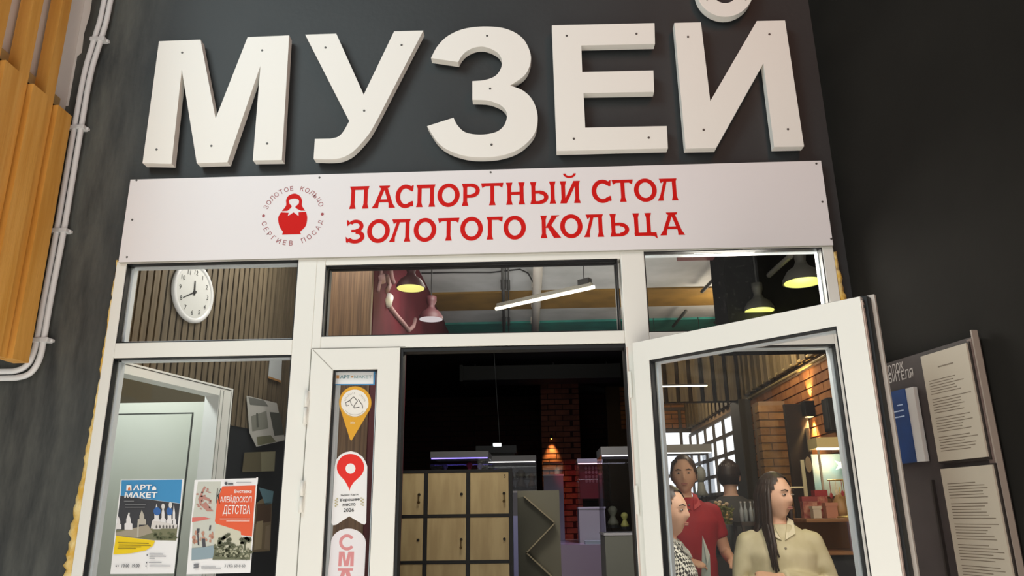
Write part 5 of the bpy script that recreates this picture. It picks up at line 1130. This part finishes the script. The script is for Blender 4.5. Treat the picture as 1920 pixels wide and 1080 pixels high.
    fs2 = [f for f in fs]; b.add(vs, fs2)
    for i in range(60):      # loose strands over the cap
        th = random.uniform(1.25, 5.03); p0 = head_pt(th, .25)*1.08; p1 = head_pt(th, .9)*1.10; p2 = head_pt(th, 1.5)*1.10
        b.tube([p0, p1, p2], [.004, .008, .004], 5)
    if hair == 'long':
        for i in range(90):
            th = random.choice((random.uniform(1.25, 2.2), random.uniform(4.08, 5.03), random.uniform(2.0, 4.28))); p0 = head_pt(th, .75)*1.09; p1 = head_pt(th, 1.45)*1.12
            front = math.cos(th) > -.35; sx_ = 1 if math.sin(th) > 0 else -1
            p2 = V((p1.x*1.02, p1.y+.005, -.13)); e = V((sx_*random.uniform(.075, .135), random.uniform(-.075, .0), random.uniform(-.38, -.28))) if front else V((p1.x*1.25, random.uniform(.06, .11), random.uniform(-.36, -.26)))
            p3 = p2.lerp(e, .5)+V((sx_*.012, -.02 if front else .02, 0)); b.tube([p0, p1, p2, p3, e], [.006, .012, .013, .012, .004], 6)
    if hair == 'tied':
        b.ell((0, .11, .02), .04, .045, .045)
        for i in range(24): a_ = random.uniform(0, 6.28); b.tube([(0, .12, .03), (.03*math.cos(a_), .15, -.06+.03*math.sin(a_)), (.025*math.cos(a_), .13, -.20)], [.014, .012, .004], 6)
    b.v = [Hd(p) for p in b.v]; build('hair', b, hairmat, root, smooth=True); return root, W, Hd
# woman in the cream blouse, arms folded, looking right
hp = at(1452, 930, 1.45)
person('woman with long dark hair in a cream blouse, arms folded, looking right', (hp.x, hp.y, 0), 1.65*hp.z/1.535, R(-6), R(40), [((-.235, -.03, 1.09), (.07, -.185, 1.115)), ((.235, -.03, 1.09), (-.07, -.225, 1.15))],
       mat('cream_blouse', 'd0c8a6', .75, col2='c3ba95', scale=14), mat('beige_trousers', '8f8364', .7), 'long', 'long', collar=mat('cream_collar', 'dcd5b8', .7), buttons=True, wide=1.06)
hp = at(1248, 958, 1.0)
person('person with tied dark hair in a grey houndstooth jacket, in profile at the door edge', (hp.x, hp.y, 0), 1.65*hp.z/1.535, R(72), R(-20), [((-.22, .02, 1.05), (-.14, -.22, 1.0)), ((.22, .02, 1.05), (.14, -.24, 1.02))],
       mat('jacket_tmp', '9a9a92', .8), mat('dark_trousers', '2b2d31', .7), 'long', 'tied', collar=mat('jacket_collar', 'b7b7ae', .8))
hp = at(1280, 890, 2.9)
person('person in a red polo shirt with short dark hair standing behind the houndstooth jacket', (hp.x, hp.y, 0), 1.65*hp.z/1.535, R(14), R(-25), [((-.24, .02, 1.06), (-.12, -.22, 1.03)), ((.25, .0, 1.06), (.17, -.23, 1.02))],
       mat('red_polo', 'b01f2b', .65, col2='96182a', scale=6), mat('dark_trousers', '2b2d31', .7), 'short', 'short', collar=mat('red_collar', 'bf2a33', .6), wide=1.18)
hp = at(1367, 893, 3.95)
person('dark-haired person in dark clothes turned away near the far window', (hp.x, hp.y, 0), 1.65*hp.z/1.535, R(165), R(-10), [((-.23, .02, 1.06), (-.15, -.2, 1.0)), ((.23, .02, 1.06), (.15, -.2, 1.0))],
       mat('dark_shirt', '3e3c36', .7), mat('dark_trousers', '2b2d31', .7), 'long', 'short', wide=1.1)
# houndstooth cloth: small woven checks
def houndstooth():
    m = MATS['jacket_tmp']; nt = m.node_tree; N = nt.nodes; L = nt.links; b = N['Principled BSDF']
    tc = N.new('ShaderNodeTexCoord'); mp = N.new('ShaderNodeMapping'); mp.inputs['Rotation'].default_value = (0, R(45), R(20)); L.new(tc.outputs['Object'], mp.inputs[0])
    c1 = N.new('ShaderNodeTexChecker'); c1.inputs['Scale'].default_value = 62; c1.inputs[1].default_value = (*lin('e2e2d8'), 1); c1.inputs[2].default_value = (*lin('2c2d2c'), 1); L.new(mp.outputs[0], c1.inputs[0])
    L.new(c1.outputs[0], b.inputs['Base Color'])
houndstooth()

a, c, d_ = at(1314, 1080, 2.62), at(1332, 1080, 2.62), at(1317, 1004, 2.62)
t = empty('folded_leaflet', tuple(a), label='pale bluish folded leaflet held up beside the red polo shirt', cat='leaflet')
build('leaf', MB().prism([a-V((0, 0, .05)), c-V((0, 0, .05)), at(1331, 1040, 2.62), d_], (0, .004, 0)), mat('leaflet_blue', 'b9cbc8', .5), t); build('fold', MB().prism([d_, at(1331, 1040, 2.62), at(1326, 1060, 2.60)], (0, -.002, 0)), mat('leaflet_light', 'd6e0dd', .5), t)
